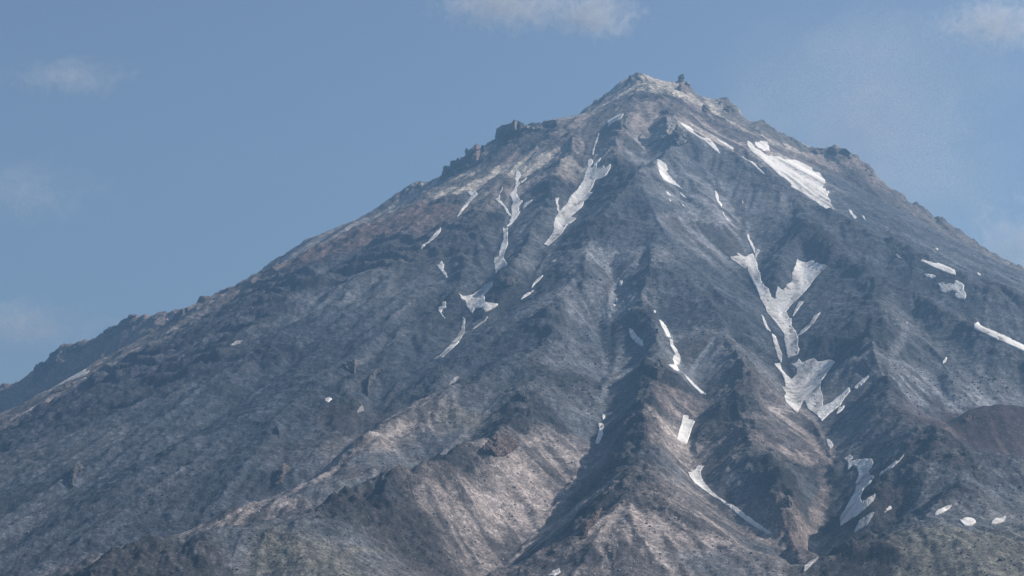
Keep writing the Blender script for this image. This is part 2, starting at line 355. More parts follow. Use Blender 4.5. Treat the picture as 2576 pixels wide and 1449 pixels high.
# ------------------------------------------------------------------ streaks that follow the fall line
sm = blur(BH, 2, 2)
gyy, gxx = np.gradient(sm, FS)
gm = np.hypot(gxx, gyy) + 1e-6
SLOPE = gm
dX = (-gxx / gm).astype(np.float32); dY = (-gyy / gm).astype(np.float32)
def lic(noise, K):
    ny, nx = noise.shape
    acc = noise.copy(); wt = 1.
    for sgn in (1, -1):
        qx = np.broadcast_to(np.arange(nx, dtype=np.float32), noise.shape).copy()
        qy = np.broadcast_to(np.arange(ny, dtype=np.float32)[:, None], noise.shape).copy()
        for k in range(K):
            i = np.clip(qx + .5, 0, nx - 1).astype(np.int32); j = np.clip(qy + .5, 0, ny - 1).astype(np.int32)
            qx += sgn * dX[j, i]; qy += sgn * dY[j, i]
            i = np.clip(qx + .5, 0, nx - 1).astype(np.int32); j = np.clip(qy + .5, 0, ny - 1).astype(np.int32)
            acc += noise[j, i] * (1 - k / K)
    acc -= acc.mean()
    return acc / acc.std()
w0 = rng.standard_normal(FX.shape).astype(np.float32)
LICF = blur(lic(w0, 22), 1, 1); LICF = (LICF / LICF.std()).astype(np.float32)
def up2(F):
    F = blur(bil(F, FX, FY, 2 * FS), 1, 1); return F / F.std()
dX, dY = dX[::2, ::2].copy(), dY[::2, ::2].copy()
LICM = up2(lic(blur(rng.standard_normal(dX.shape), 1, 2).astype(np.float32), 22))
LICX = up2(lic(blur(rng.standard_normal(dX.shape), 5, 2).astype(np.float32), 55))
LICB = up2(lic(blur(rng.standard_normal(dX.shape), 3, 2).astype(np.float32), 38))
print('streaks', round(time.time() - T0, 1))

# ------------------------------------------------------------------ rock relief
_dx, _dy, _ = hit(np.array([2500.]), np.array([1075.]), base_h)
DOME = (_dx[0], _dy[0])
def relief(x, y):
    rg = bf(RGH, x, y)
    xw = x + 14 * pn(x / 90, y / 90, 51); yw = y + 14 * pn(x / 90, y / 90, 52)
    dm_ = 1 - .93 * np.exp(-((x - DOME[0]) ** 2 + (y - DOME[1]) ** 2) / 210. ** 2)
    am = dm_ * np.clip(.6 + .9 * fbm(x, y, 320, 2, 91), .12, 1.4)
    lb, lx = bf(LICB, x, y), bf(LICX, x, y)
    sm_ = 1 - .65 * np.exp(-((x - AX) ** 2 + (y - AY) ** 2) / 230. ** 2)
    rg = rg * (.25 + .75 * dm_) * (.4 + .6 * sm_)
    dm_ = dm_ * sm_; am = am * sm_
    h = (2 + 5 * rg) * fbm(xw, yw, 210, 2, 61)
    h = h + (.5 + 11 * rg * rg) * (ridged(xw, yw, 75, 3, 65) - .45)
    h = h + (.8 + 4.2 * rg) * fbm(x, y, 26, 3, 71, .65)
    h = h + (1.2 + 1.5 * (1 - rg)) * bf(LICF, x, y) * .5 + (3.4 - 1.6 * rg) * am * bf(LICM, x, y)
    h = h + (2.0 + 3 * rg) * lb - 6.5 * am * (np.abs(lb) - .8) - 10 * dm_ * (np.abs(lx) - .8)
    ml = np.clip((-100 - x) / 350, 0, 1) * np.clip((y - 4900) / 500, 0, 1) * np.clip((6900 + .12 * x - y) / 350, 0, 1)
    ra, rb = (x + y) * .7071, (x - y) * .7071
    h = h + ml * (13 * (ridged(ra / 2.3 + 9 * pn(x / 110, y / 110, 56), rb, 170, 3, 175, .55) - .45) + 12 * fbm(ra / 1.6, rb, 330, 2, 178))
    # lava layers: short cliffs at steps of height
    st = 52.
    q = (bf(BH, x, y) + 28 * fbm(x, y, 300, 3, 75)) / st; f = q - np.floor(q)
    tt = np.clip((f - .36) / .22, 0, 1); tt = tt * tt * (3 - 2 * tt) - f
    h = h + st * (.42 + .4 * ml) * tt * np.clip((rg - .45) * 2.6, 0, 1) * np.clip(.5 + 1.3 * pn(x / 240, y / 240, 78), 0, 1)
    return h
# ------------------------------------------------------------------ snow patches: outline in the photo, dirt 0..1, label
SNOW = [
('j', '255,770 275,740 340,710 400,680 460,655 455,690 430,730 350,765 300,795 268,820', .1, 'small clean snow wedge high beside the dark summit rib'),
('j', '135,910 150,915 140,960 125,1010 110,1050 95,1070 85,1130 75,1165 70,1195 58,1195 65,1130 85,1070 90,1040 115,980', 0, 'thin bright vertical thread of snow above the large tapering snowfield'),
('b', '1860,740 1880,728 1897,738 1890,765 1870,790 1880,800 1905,790 1905,765 1925,740 1955,722 1945,745 1925,760 1920,800 1945,800 1978,780 1985,805 2030,765 2025,800 1995,850 1955,875 1910,890 1895,935 1870,980 1890,985 1865,1015 1830,1045 1815,1090 1770,1125 1725,1165 1770,1178 1740,1205 1700,1225 1660,1290 1610,1340 1560,1380 1512,1392 1540,1360 1580,1310 1600,1270 1600,1215 1620,1160 1650,1120 1700,1070 1730,1010 1780,960 1825,890 1840,830 1855,790', .2, 'large grey snowfield tapering down the gully left of the dark central face'),
('b', '1610,1020 1618,1022 1626,1030 1640,1018 1630,1050 1640,1100 1643,1132 1625,1115 1618,1060', .1, 'short forked snow tongue just left of the large tapering snowfield'),
('b', '950,980 975,972 985,982 1010,975 1025,995 995,1025 965,1055 945,1085 920,1110 900,1140 868,1172 890,1130 915,1090 955,1045 975,1010', .1, 'arrowhead snow patch with a tail under the pale left skyline cliffs'),
('b', '750,1245 745,1275 715,1315 670,1350 640,1370 600,1410 605,1385 650,1355 690,1310 720,1270', .3, 'thin grey snow thread below the arrowhead patch'),
('b', '1320,812 1345,830 1348,860 1330,890 1345,915 1320,940 1315,985 1345,1040 1365,1045 1340,1080 1335,1120 1345,1130 1320,1170 1280,1220 1258,1235 1245,1240 1268,1215 1270,1185 1285,1165 1280,1090 1295,1060 1285,1030 1265,995 1290,975 1310,945 1315,910 1310,860', .2, 'long knotted snow gully below the yellowish band of rock'),
('b', '1212,935 1218,960 1190,990 1195,1020 1190,1035 1225,1075 1250,1110 1285,1165 1265,1160 1240,1125 1220,1090 1160,1035 1180,1020 1190,990 1205,965', .1, 'crooked thin snow arm joining the knotted gully from the left'),
('b', '1438,1038 1425,1058 1395,1080 1375,1105 1363,1100 1385,1065', .2, 'short snow dash right of the knotted snow gully'),
('b', '1400,868 1385,890 1355,912 1350,905 1370,890', 0, 'tiny bright snow dash beside the top of the knotted gully'),
('e', '1470,20 1490,35 1505,20 1503,90 1500,150 1480,200 1470,240 1505,290 1510,296 1430,330 1418,355 1410,300 1405,245 1440,230 1450,180 1460,140 1475,110', .45, 'dusty snow chute ending in a triangular fan at mid slope'),
('e', '1395,408 1397,440 1360,480 1300,540 1325,518 1335,520 1340,560 1390,570 1435,575 1400,605 1340,630 1320,600 1270,600 1245,640 1210,590 1200,550 1170,535 1148,492 1180,520 1230,515 1290,480 1350,430', .35, 'ragged grey white snow fan under a dark cliff at mid slope'),
('e', '1180,672 1195,680 1190,780 1150,850 1090,910 1030,960 965,978 1020,940 1080,880 1130,820 1165,770 1175,720', .8, 'dirty curved trail of snow running down from the ragged fan'),
('e', '1025,260 1035,285 1045,282 1035,320 1060,355 1070,400 1090,437 1065,415 1050,370 1020,335 990,292 1010,290', .1, 'spiky little snow patch with a tail on the left slope'),
('e', '1030,558 1055,560 1055,600 1030,610 1020,640 1045,670 1070,697 1030,660 1005,625 1005,600 1030,585', .1, 'hooked little snow patch below the spiky one'),
('e', '1762,366 1740,395 1700,430 1680,455 1690,425 1720,390', .1, 'slanting snow dash right of the ragged fan, upper of two'),
('e', '1700,470 1660,505 1595,545 1630,505 1660,490', .2, 'slanting snow sliver right of the ragged fan, lower of two'),
('e', '1860,250 1840,270 1818,278 1835,258', .2, 'tiny snow sliver below the tip of the large tapering snowfield'),
('e', '1362,662 1345,695 1315,715 1270,748 1250,757 1290,722 1325,695 1340,680', .3, 'narrow snow sliver beside the dirty curved trail'),
('e', '1150,1100 1110,1150 1070,1195 1000,1240 1060,1190 1090,1140 1125,1105', .55, 'dusty snow strip behind the crest of the tan spur'),
('e', '180,1265 210,1252 228,1262 205,1285 185,1280', .8, 'small white snow spot on the dark left cliffs'),
('e', '455,1308 458,1345 415,1357 430,1325', .7, 'small grey snow triangle at the foot of a left cliff'),
('d', '1105,342 1130,322 1170,315 1155,328 1125,338', .4, 'faint lens of dusty snow alone on the left flank'),
('l', '962,685 945,705 900,735 875,760 900,765 945,752 940,765 860,800 780,830 740,850 690,880 620,930 540,985 460,1030 380,1075 310,1105 330,1085 420,1020 520,950 600,900 690,850 760,795 850,752 870,740', .5, 'long dusty snow strip behind the dark left shoulder'),
('l', '905,822 870,840 800,868 765,886 770,872 840,840', .4, 'thin snow line beside the long strip behind the left shoulder'),
('f', '2225,118 2270,0 2274,0', .9, ''),
('c', '345,585 370,600 400,620 408,650 400,665 430,700 460,735 500,770 465,755 420,730 385,710 365,680 352,640', .1, 'tongue of snow below the pale rock buttress'),
('c', '400,783 425,800 430,812 405,800', .1, 'small snow fleck under the buttress tongue, left and upper'),
('c', '485,793 505,805 525,826 500,818', .1, 'small snow fleck under the buttress tongue, right and upper'),
('c', '490,855 505,868 522,887 500,872', .1, 'thin snow fleck under the buttress tongue, lowest of the four'),
('c', '413,825 432,840 425,845', .1, 'tiniest snow fleck under the buttress tongue'),
('j', '1180,765 1240,795 1300,825 1340,850 1365,900 1420,940 1500,985 1540,965 1590,1005 1650,1080 1705,1175 1640,1130 1560,1060 1500,1010 1440,975 1380,930 1330,905 1270,865 1210,810', .05, 'narrow stepped snow ribbon right of the pale buttress'),
('j', '1650,975 1700,1005 1730,1020 1780,1040 1830,1075 1880,1105 1860,1120 1800,1080 1760,1050 1700,1020', .05, 'thin snow edging along the crest of the upper right rib'),
('c', '820,528 835,535 870,560 930,600 960,640 1007,682 965,655 910,605 850,570 830,548', .1, 'slim snow ribbon behind the crest left of the glacier'),
('m', '55,200 90,205 110,190 170,190 215,205 200,225 222,250 215,275 225,300 190,290 160,300 120,275 85,260 60,230', 0, 'square white snow patch above the hanging glacier'),
('m', '-30,180 20,215 60,270 120,300 170,345 215,365 240,340 270,370 340,365 390,400 450,405 560,410 580,425 640,435 715,470 720,525 740,545 810,560 825,590 860,630 875,665 850,690 840,730 830,765 870,735 880,780 915,765 895,830 930,870 930,910 965,960 990,1010 1065,1080 1030,1065 960,1020 880,980 820,940 750,880 690,850 620,800 560,760 480,720 470,680 400,620 340,590 280,530 200,450 120,390 40,330 0,290 -30,240', .25, 'broad hanging glacier streaked with grey ice right of the summit'),
('c', '1510,895 1530,905 1535,920 1560,940 1545,948 1520,925', .05, 'ragged snow scrap below the tip of the hanging glacier'),
('c', '1590,927 1605,940 1613,962 1600,950', .1, 'thin snow scrap right of the ragged one below the glacier'),
('c', '698,778 715,800 720,840 738,860 738,882 715,850 700,815', .1, 'thin snow stripe at the head of the main ravine'),
('c', '745,903 760,935 792,967 765,952 745,922', .1, 'thin snow stripe in the ravine head, just below the first'),
('c', '860,840 870,850 865,862', .1, 'speck of snow on the dark slope right of the ravine head'),
('c', '1975,1145 2010,1155 2060,1190 2100,1195 2125,1225 2155,1265 2160,1292 2125,1285 2090,1270 2040,1250 1990,1225 1945,1205 1960,1200 2010,1215 2050,1225 2040,1200 2000,1170', .05, 'two pronged snow patch on the far right slope'),
('c', '1795,1165 1815,1178 1830,1190 1810,1187', .05, 'small snow fleck left of the two pronged patch'),
('c', '2033,1128 2057,1132 2050,1143', .05, 'tiny snow fleck above the two pronged patch'),
('c', '1965,1282 2000,1290 2037,1298 2020,1310 1985,1302', .05, 'lens of snow just below the two pronged patch'),
('c', '2055,1345 2080,1338 2095,1355 2130,1345 2150,1350 2160,1325 2190,1340 2210,1355 2205,1385 2220,1410 2215,1435 2180,1435 2155,1415 2165,1390 2130,1385 2090,1400 2060,1385 2068,1365', .05, 'ragged curling snow patch on the right hand ridge'),
('c', '2288,1273 2312,1290 2300,1291', .05, 'tiny snow fleck near the right skyline'),
('g', '985,55 997,58 997,80 1015,100 1033,150 1030,165 1018,140 1003,105 990,80', .3, 'narrow snow thread feeding the top of the forked ravine snow'),
('g', '1045,135 1060,148 1045,170 1035,195 1032,165', .3, 'small snow wedge beside the thread at the ravine fork'),
('g', '890,185 940,180 925,162 960,175 980,190 985,180 1020,165 1030,190 1045,225 1045,255 1060,275 1065,320 1085,350 1110,370 1118,400 1130,420 1150,430 1152,390 1165,355 1180,375 1200,375 1215,345 1245,325 1245,280 1265,235 1285,160 1305,148 1330,155 1345,190 1370,215 1400,225 1445,235 1410,270 1370,310 1345,350 1300,400 1260,440 1225,472 1180,478 1095,478 1065,430 1045,370 1015,310 990,265 990,235 970,250 930,220 900,200', .25, 'large forked snowfield filling the main ravine, upper of two'),
('g', '1090,470 1160,474 1228,470 1210,500 1225,535 1240,540 1240,580 1265,610 1280,650 1275,690 1285,720 1275,745 1220,765 1213,720 1200,660 1200,630 1165,580 1130,535 1100,505', .3, 'narrow trunk of snow in the main ravine between the forked field and the furrowed fan'),
('g', '1140,800 1175,795 1185,830 1220,870 1245,890 1270,860 1275,830 1240,800 1270,795 1285,770 1300,795 1370,765 1390,790 1470,775 1490,790 1445,850 1410,900 1405,945 1420,980 1420,1045 1465,1025 1510,990 1570,935 1575,955 1540,1000 1520,1035 1460,1080 1415,1125 1385,1090 1340,1060 1310,1000 1295,1040 1270,1080 1240,1050 1210,1020 1200,990 1210,965 1185,935 1210,930 1200,880 1170,830', .25, 'wide fan of furrowed snow in the main ravine, lower of two'),
('g', '1688,866 1670,890 1640,920 1610,942 1604,930 1650,890', .2, 'thin snow strip rising right of the furrowed fan'),
('g', '1545,1040 1530,1065 1500,1087 1515,1050', .2, 'little snow sliver tucked under the strip right of the fan'),
('g', '1070,515 1085,535 1105,585 1122,612 1100,602 1080,560', .2, 'thin snow crescent left of the forked snow, upper'),
('g', '1128,625 1150,640 1170,700 1187,745 1182,792 1165,765 1145,700 1135,660', .3, 'thin snow crescent left of the forked snow, lower'),
('g', '1312,440 1280,482 1248,527 1260,490 1285,442', .2, 'short snow blade on the right bank of the forked snow'),
('g', '1408,502 1370,562 1320,612 1272,642 1300,608 1345,568 1370,528', .2, 'longer snow blade on the right bank of the forked snow'),
('g', '480,545 495,550 520,580 540,620 547,642 525,640 500,590', .05, 'bright snow stripe above the dark pyramid, upper piece'),
('g', '540,660 558,660 565,690 590,730 603,760 600,797 570,800 560,770 575,740 550,700', .05, 'bright snow stripe right of the dark pyramid, middle piece'),
('g', '535,805 580,803 597,835 565,830', .15, 'small snow wedge on the shoulder of the dark pyramid'),
('g', '622,855 660,890 700,930 748,972 720,967 680,930 640,882', .1, 'long thin snow blade below the dark pyramid'),
('g', '308,595 330,605 360,645 385,665 392,697 365,682 320,642', .05, 'plump snow streak upper left of the dark pyramid'),
('g', '256,320 271,325 266,350 256,347', .05, 'small white spot on the central face, uppermost'),
('g', '233,423 247,430 236,447', .05, 'small white spot on the central face, middle'),
('g', '213,453 232,460 222,467', .05, 'small white spot on the central face, lowest'),
('g', '448,490 464,497 457,507', .05, 'white spot above the bright snow stripe'),
('g', '2290,570 2310,560 2330,575 2365,570 2400,600 2450,620 2500,640 2576,690 2600,710 2600,735 2500,690 2430,660 2350,625 2290,595', .1, 'bright snow tongue cut by the right edge of the picture'),
('g', '2132,763 2127,785 2108,797 2113,780', .05, 'small snow fleck on the right slope below the tongue'),
('g', '1912,551 1906,570 1898,562', .05, 'speck of snow on the right spur'),
('h', '375,265 410,265 405,290 450,300 430,340 415,390 395,447 335,415 345,375 365,320', .15, 'stubby snow patch in the gully right of the pyramid'),
('h', '408,635 450,620 470,590 510,588 485,620 490,660 510,700 550,745 600,790 650,825 700,850 760,890 830,945 890,985 947,1032 890,1010 830,972 760,922 690,872 620,817 550,777 490,732 450,702 420,662', .1, 'long curved cream snow ribbon at the foot of the lower hill'),
('h', '1300,413 1325,425 1345,455 1325,480 1308,455', .05, 'little snow lump in the narrow ravine bed'),
('h', '1413,545 1450,520 1472,535 1440,562', .1, 'snow cap just above the large lower ravine snow'),
('h', '1440,570 1480,555 1560,545 1590,548 1602,570 1590,600 1570,620 1575,645 1607,660 1580,702 1535,740 1520,800 1525,830 1560,805 1617,773 1600,812 1560,852 1500,902 1450,932 1393,972 1388,920 1420,870 1460,800 1490,740 1490,700 1510,650 1500,600 1470,580 1440,612', .15, 'large hooked snow patch on the right bank of the lower ravine'),
('h', '1802,518 1770,557 1720,602 1638,652 1650,632 1720,583', .2, 'straight thin snow line right of the hooked patch'),
('h', '1607,893 1575,942 1560,972 1478,1017 1500,978 1510,948 1560,913', .15, 'ragged snow sliver below the hooked patch'),
('h', '1717,853 1700,872 1668,892 1685,870', .2, 'tiny snow dash below the straight thin line'),
('h', '2112,841 2090,867 2040,892 1993,914 2020,878 2070,853', .05, 'leaf shaped snow patch at the edge of the green hill'),
('h', '2158,940 2200,926 2250,930 2264,950 2240,972 2190,972', .05, 'oval snow patch on the green hill'),
('h', '2457,913 2450,942 2420,957 2358,967 2390,933 2430,923', .05, 'ragged lens of snow at the right end of the green hill'),
('h', '1277,1118 1270,1152 1230,1202 1200,1232 1153,1272 1160,1238 1200,1198 1240,1158 1250,1128', .3, 'pale snow strip in the ravine mouth at the bottom edge'),
('f', '1990,1250 1997,1275 1950,1300 1915,1300 1950,1268', .1, 'white snow corner at the very bottom of the central gully'),
('f', '2270,253 2287,265 2276,287 2266,278', .05, 'small cream snow spot in the central gully, upper'),
('f', '2243,318 2277,318 2272,360 2267,392 2246,442 2226,442 2240,390 2250,350', .05, 'cream snow strip in the central gully, lower'),
]
SNOW = [s for s in SNOW if s[3]]
HF = (BH + relief(FX, FY))
print('relief', round(time.time() - T0, 1))
hfun = lambda x, y: bf(HF, x, y)

def inside(px, py, poly):
    x, y = poly[:, 0], poly[:, 1]; x2, y2 = np.roll(x, -1), np.roll(y, -1)
    r = np.zeros(px.shape, bool)
    for a, b, c, d in zip(x, y, x2, y2):
        if b == d: continue
        r ^= ((b > py) != (d > py)) & (px < (c - a) * (py - b) / (d - b) + a)
    return r

def cast_snow(hf, say):
    mask = np.zeros(FX.shape); out = []
    for tag, s, dirt, lab in SNOW:
        poly = P(s, tag)
        lo, hi = poly.min(0), poly.max(0)
        A, B = np.meshgrid(np.arange(lo[0], hi[0] + .5, .6), np.arange(lo[1], hi[1] + .5, .4))
        A = A + rng.uniform(-.3, .3, A.shape); B = B + rng.uniform(-.2, .2, B.shape)
        k = inside(A, B, poly)
        vx, vy, vz = hit(poly[:, 0], poly[:, 1], hf)
        if np.isnan(vy).all() or not k.any():
            print('snow lost:', lab); out.append(None); continue
        x, y, z = hit(A[k], B[k], hf, np.nanmin(vy) - 150, np.nanmax(vy) + 150)
        g = ~np.isnan(y); x, y = x[g], y[g]
        o = np.sort(y); cut = np.nonzero(np.diff(o) > 130)[0]
        if len(cut):
            bounds = np.concatenate([[0], cut + 1, [len(o)]]); m = np.argmax(np.diff(bounds))
            g = (y >= o[bounds[m]]) & (y <= o[bounds[m + 1] - 1])
            if say and g.mean() < .97: print('  cluster %.2f' % g.mean(), lab)
            x, y = x[g], y[g]
        out.append((x, y))
        mask[((y - Y0) / FS + .5).astype(int), ((x - X0) / FS + .5).astype(int)] = 1
    return out, np.clip(blur(mask, 2, 2) * 1.9, 0, 1)
REL = HF - BH
sm_h = BH + blur(REL, 6, 2)
_, SMASK = cast_snow(lambda x, y: bf(sm_h, x, y), False)
SMREL = blur(REL, 6, 2)
for it in range(2):
    HF = BH + REL * (1 - .92 * SMASK) + .92 * SMASK * SMREL
    snow_pts, SM2 = cast_snow(hfun, it == 1)
    SMASK = np.maximum(SMASK, SM2)
HF = BH + REL * (1 - .92 * SMASK) + .92 * SMASK * SMREL
def height(x, y):
    m = .92 * bf(SMASK, x, y)
    return cone(x, y) + bf(RES, x, y) + relief(x, y) * (1 - m) + m * bf(SMREL, x, y)
print('snow', round(time.time() - T0, 1))
# ------------------------------------------------------------------ objects
scene = bpy.context.scene
COLL = scene.collection
def link(o, name, label=None, cat=None, group=None, kind=None):
    o.name = name
    if o.name not in COLL.objects: COLL.objects.link(o)
    if label: o['label'] = label
    if cat: o['category'] = cat
    if group: o['group'] = group
    if kind: o['kind'] = kind
    return o

def mesh_np(name, V, F, mat, smooth=True, attrs=()):
    me = bpy.data.meshes.new(name)
    V = np.asarray(V, np.float32); F = np.asarray(F, np.int32)
    k = F.shape[1]
    me.vertices.add(len(V)); me.vertices.foreach_set('co', V.ravel())
    me.loops.add(F.size); me.loops.foreach_set('vertex_index', F.ravel())
    me.polygons.add(len(F)); me.polygons.foreach_set('loop_start', np.arange(len(F), dtype=np.int32) * k)
    me.polygons.foreach_set('use_smooth', np.full(len(F), smooth, bool))
    for an, av in attrs:
        at = me.attributes.new(an, 'FLOAT_COLOR', 'POINT')
        c = np.ones((len(V), 4), np.float32); c[:, :av.shape[1]] = av
        at.data.foreach_set('color', c.ravel())
    me.update(calc_edges=True); me.validate()
    me.materials.append(mat)
    return bpy.data.objects.new(name, me)

def quads(ny, nx, keep=None):
    i = np.arange(ny * nx).reshape(ny, nx)
    q = np.stack([i[:-1, :-1], i[:-1, 1:], i[1:, 1:], i[1:, :-1]], -1).reshape(-1, 4)
    return q if keep is None else q[keep.ravel()]

# --- materials
def new_mat(name):
    m = bpy.data.materials.new(name); m.use_nodes = True
    nt = m.node_tree; nt.nodes.clear()
    out = nt.nodes.new('ShaderNodeOutputMaterial'); b = nt.nodes.new('ShaderNodeBsdfPrincipled')
    b.inputs['Roughness'].default_value = .95; b.inputs['Specular IOR Level'].default_value = .12
    nt.links.new(b.outputs[0], out.inputs[0])
    return m, nt, b, out

def rock_mat(name, attr=None, flat=(.08, .08, .08), var=.5, bump=1., big=.035, fine=.35, speck=.62):
    m, nt, b, out = new_mat(name); N = nt.nodes; L = nt.links
    geo = N.new('ShaderNodeNewGeometry')
    def noise(scale, det, rough=.6):
        n = N.new('ShaderNodeTexNoise'); n.inputs['Scale'].default_value = scale; n.inputs['Detail'].default_value = det
        n.inputs['Roughness'].default_value = rough; L.new(geo.outputs['Position'], n.inputs['Vector']); return n
    n1 = noise(big, 6); n2 = noise(fine, 4, .7)
    mx = N.new('ShaderNodeMath'); mx.operation = 'MULTIPLY'; L.new(n1.outputs[0], mx.inputs[0]); L.new(n2.outputs[0], mx.inputs[1])
    mr = N.new('ShaderNodeMapRange'); mr.inputs['From Min'].default_value = .12; mr.inputs['From Max'].default_value = .40
    mr.inputs['To Min'].default_value = 1 - var; mr.inputs['To Max'].default_value = 1 + var; L.new(mx.outputs[0], mr.inputs['Value'])
    last = mr.outputs[0]
    for vs_, lo_, hi_ in ((.30, 1 - .55 * speck, 1 + .75 * speck), (.11, 1 - .4 * speck, 1 + .45 * speck)):
        vo = N.new('ShaderNodeTexVoronoi'); vo.inputs['Scale'].default_value = vs_; L.new(geo.outputs['Position'], vo.inputs['Vector'])
        sep = N.new('ShaderNodeSeparateColor'); L.new(vo.outputs['Color'], sep.inputs[0])
        pw = N.new('ShaderNodeMath'); pw.operation = 'POWER'; L.new(sep.outputs[0], pw.inputs[0]); pw.inputs[1].default_value = 1.6
        sp_ = N.new('ShaderNodeMapRange'); sp_.inputs['To Min'].default_value = lo_; sp_.inputs['To Max'].default_value = hi_; L.new(pw.outputs[0], sp_.inputs['Value'])
        m2 = N.new('ShaderNodeMath'); m2.operation = 'MULTIPLY'; L.new(last, m2.inputs[0]); L.new(sp_.outputs[0], m2.inputs[1]); last = m2.outputs[0]
    mul = N.new('ShaderNodeVectorMath'); mul.operation = 'SCALE'
    if attr:
        a = N.new('ShaderNodeAttribute'); a.attribute_name = attr; L.new(a.outputs['Color'], mul.inputs[0])
    else: mul.inputs[0].default_value = flat
    L.new(m2.outputs[0], mul.inputs['Scale']); L.new(mul.outputs[0], b.inputs['Base Color'])
    bp = N.new('ShaderNodeBump'); bp.inputs['Strength'].default_value = .8; bp.inputs['Distance'].default_value = 7.0 * bump
    if attr == 'albedo' and name == 'volcanic_slope':
        ra = N.new('ShaderNodeMapRange'); ra.inputs['To Min'].default_value = .2; ra.inputs['To Max'].default_value = 1.; L.new(a.outputs['Alpha'], ra.inputs['Value'])
        L.new(ra.outputs[0], bp.inputs['Strength'])
    n3 = noise(.11, 8, .74); L.new(n3.outputs[0], bp.inputs['Height']); L.new(bp.outputs[0], b.inputs['Normal'])
    return m

M_TER = rock_mat('volcanic_slope', 'albedo')
M_CRAG = rock_mat('crag_rock', 'albedo', var=.55, bump=.8)
M_BOUL = rock_mat('boulder_rock', 'albedo', var=.35, bump=.15)
def snow_mat():
    m, nt, b, out = new_mat('old_snow'); N = nt.nodes; L = nt.links
    a = N.new('ShaderNodeAttribute'); a.attribute_name = 'albedo'
    geo = N.new('ShaderNodeNewGeometry')
    n = N.new('ShaderNodeTexNoise'); n.inputs['Scale'].default_value = .12; n.inputs['Detail'].default_value = 6
    L.new(geo.outputs['Position'], n.inputs['Vector'])
    mr = N.new('ShaderNodeMapRange'); mr.inputs['From Min'].default_value = .3; mr.inputs['From Max'].default_value = .7
    mr.inputs['To Min'].default_value = .86; mr.inputs['To Max'].default_value = 1.08; L.new(n.outputs[0], mr.inputs['Value'])
    mul = N.new('ShaderNodeVectorMath'); mul.operation = 'SCALE'
    L.new(a.outputs['Color'], mul.inputs[0]); L.new(mr.outputs[0], mul.inputs['Scale']); L.new(mul.outputs[0], b.inputs['Base Color'])
    bp = N.new('ShaderNodeBump'); bp.inputs['Strength'].default_value = .7; bp.inputs['Distance'].default_value = 2.5
    L.new(n.outputs[0], bp.inputs['Height']); L.new(bp.outputs[0], b.inputs['Normal'])
    b.inputs['Roughness'].default_value = .8
    return m
M_SNOW = snow_mat()

# --- the mountain: one sheet, finest where the picture looks
u = np.arange(-.285, .285, .00054)
side = .285 + np.cumsum(.0006 * 1.035 ** np.arange(88))
u = np.concatenate([-side[::-1], u, side])
ys = [2750.]
while ys[-1] < 12600: ys.append(ys[-1] + ys[-1] * (.00088 if 3300 < ys[-1] < 8300 else .0035 if ys[-1] < 9200 else .012))
ys = np.array(ys)
U, YY = np.meshgrid(u, ys)
TX = U * YY; TY = YY
TZ = height(TX, TY)
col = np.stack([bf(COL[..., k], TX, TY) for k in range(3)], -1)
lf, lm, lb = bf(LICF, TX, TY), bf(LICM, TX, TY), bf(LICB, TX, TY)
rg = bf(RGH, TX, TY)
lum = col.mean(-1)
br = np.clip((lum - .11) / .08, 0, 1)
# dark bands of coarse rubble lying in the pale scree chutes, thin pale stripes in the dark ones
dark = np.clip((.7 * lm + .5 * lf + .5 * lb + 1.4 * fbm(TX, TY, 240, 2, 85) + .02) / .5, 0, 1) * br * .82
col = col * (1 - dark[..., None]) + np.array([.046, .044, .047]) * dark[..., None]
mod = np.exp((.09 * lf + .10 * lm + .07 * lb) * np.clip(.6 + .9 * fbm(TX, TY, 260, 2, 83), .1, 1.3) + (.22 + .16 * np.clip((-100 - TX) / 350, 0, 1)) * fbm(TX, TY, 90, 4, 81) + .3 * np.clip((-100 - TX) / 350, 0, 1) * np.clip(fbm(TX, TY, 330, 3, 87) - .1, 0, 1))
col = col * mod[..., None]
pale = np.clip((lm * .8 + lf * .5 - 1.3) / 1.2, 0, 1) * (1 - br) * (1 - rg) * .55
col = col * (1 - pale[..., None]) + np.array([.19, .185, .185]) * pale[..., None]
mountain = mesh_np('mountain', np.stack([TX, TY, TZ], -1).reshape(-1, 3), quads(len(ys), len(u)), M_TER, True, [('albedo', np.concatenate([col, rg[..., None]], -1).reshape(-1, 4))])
link(mountain, 'mountain', 'grey and tan volcanic peak with ridges, scree slopes and ravines', kind='structure')
print('mountain', TX.size, round(time.time() - T0, 1))

# --- ground sheet of the plain the camera stands above
gx2 = np.linspace(-8600, 8600, 130); gy2 = np.linspace(-2400, 13200, 120)
GX, GY = np.meshgrid(gx2, gy2)
GZ = -47 + 6 * fbm(GX, GY, 1500, 2, 90) - 6 + 51 * np.exp(-(GX ** 2 + GY ** 2) / 420. ** 2)
far = np.clip((np.hypot(GX, GY) - 500) / 400, 0, 1); GZ = np.where(GZ > -2, -2, GZ)
link(mesh_np('ground', np.stack([GX, GY, GZ], -1).reshape(-1, 3), quads(120, 130), rock_mat('plain_gravel', None, (.10, .095, .085)), True), 'ground', kind='structure')

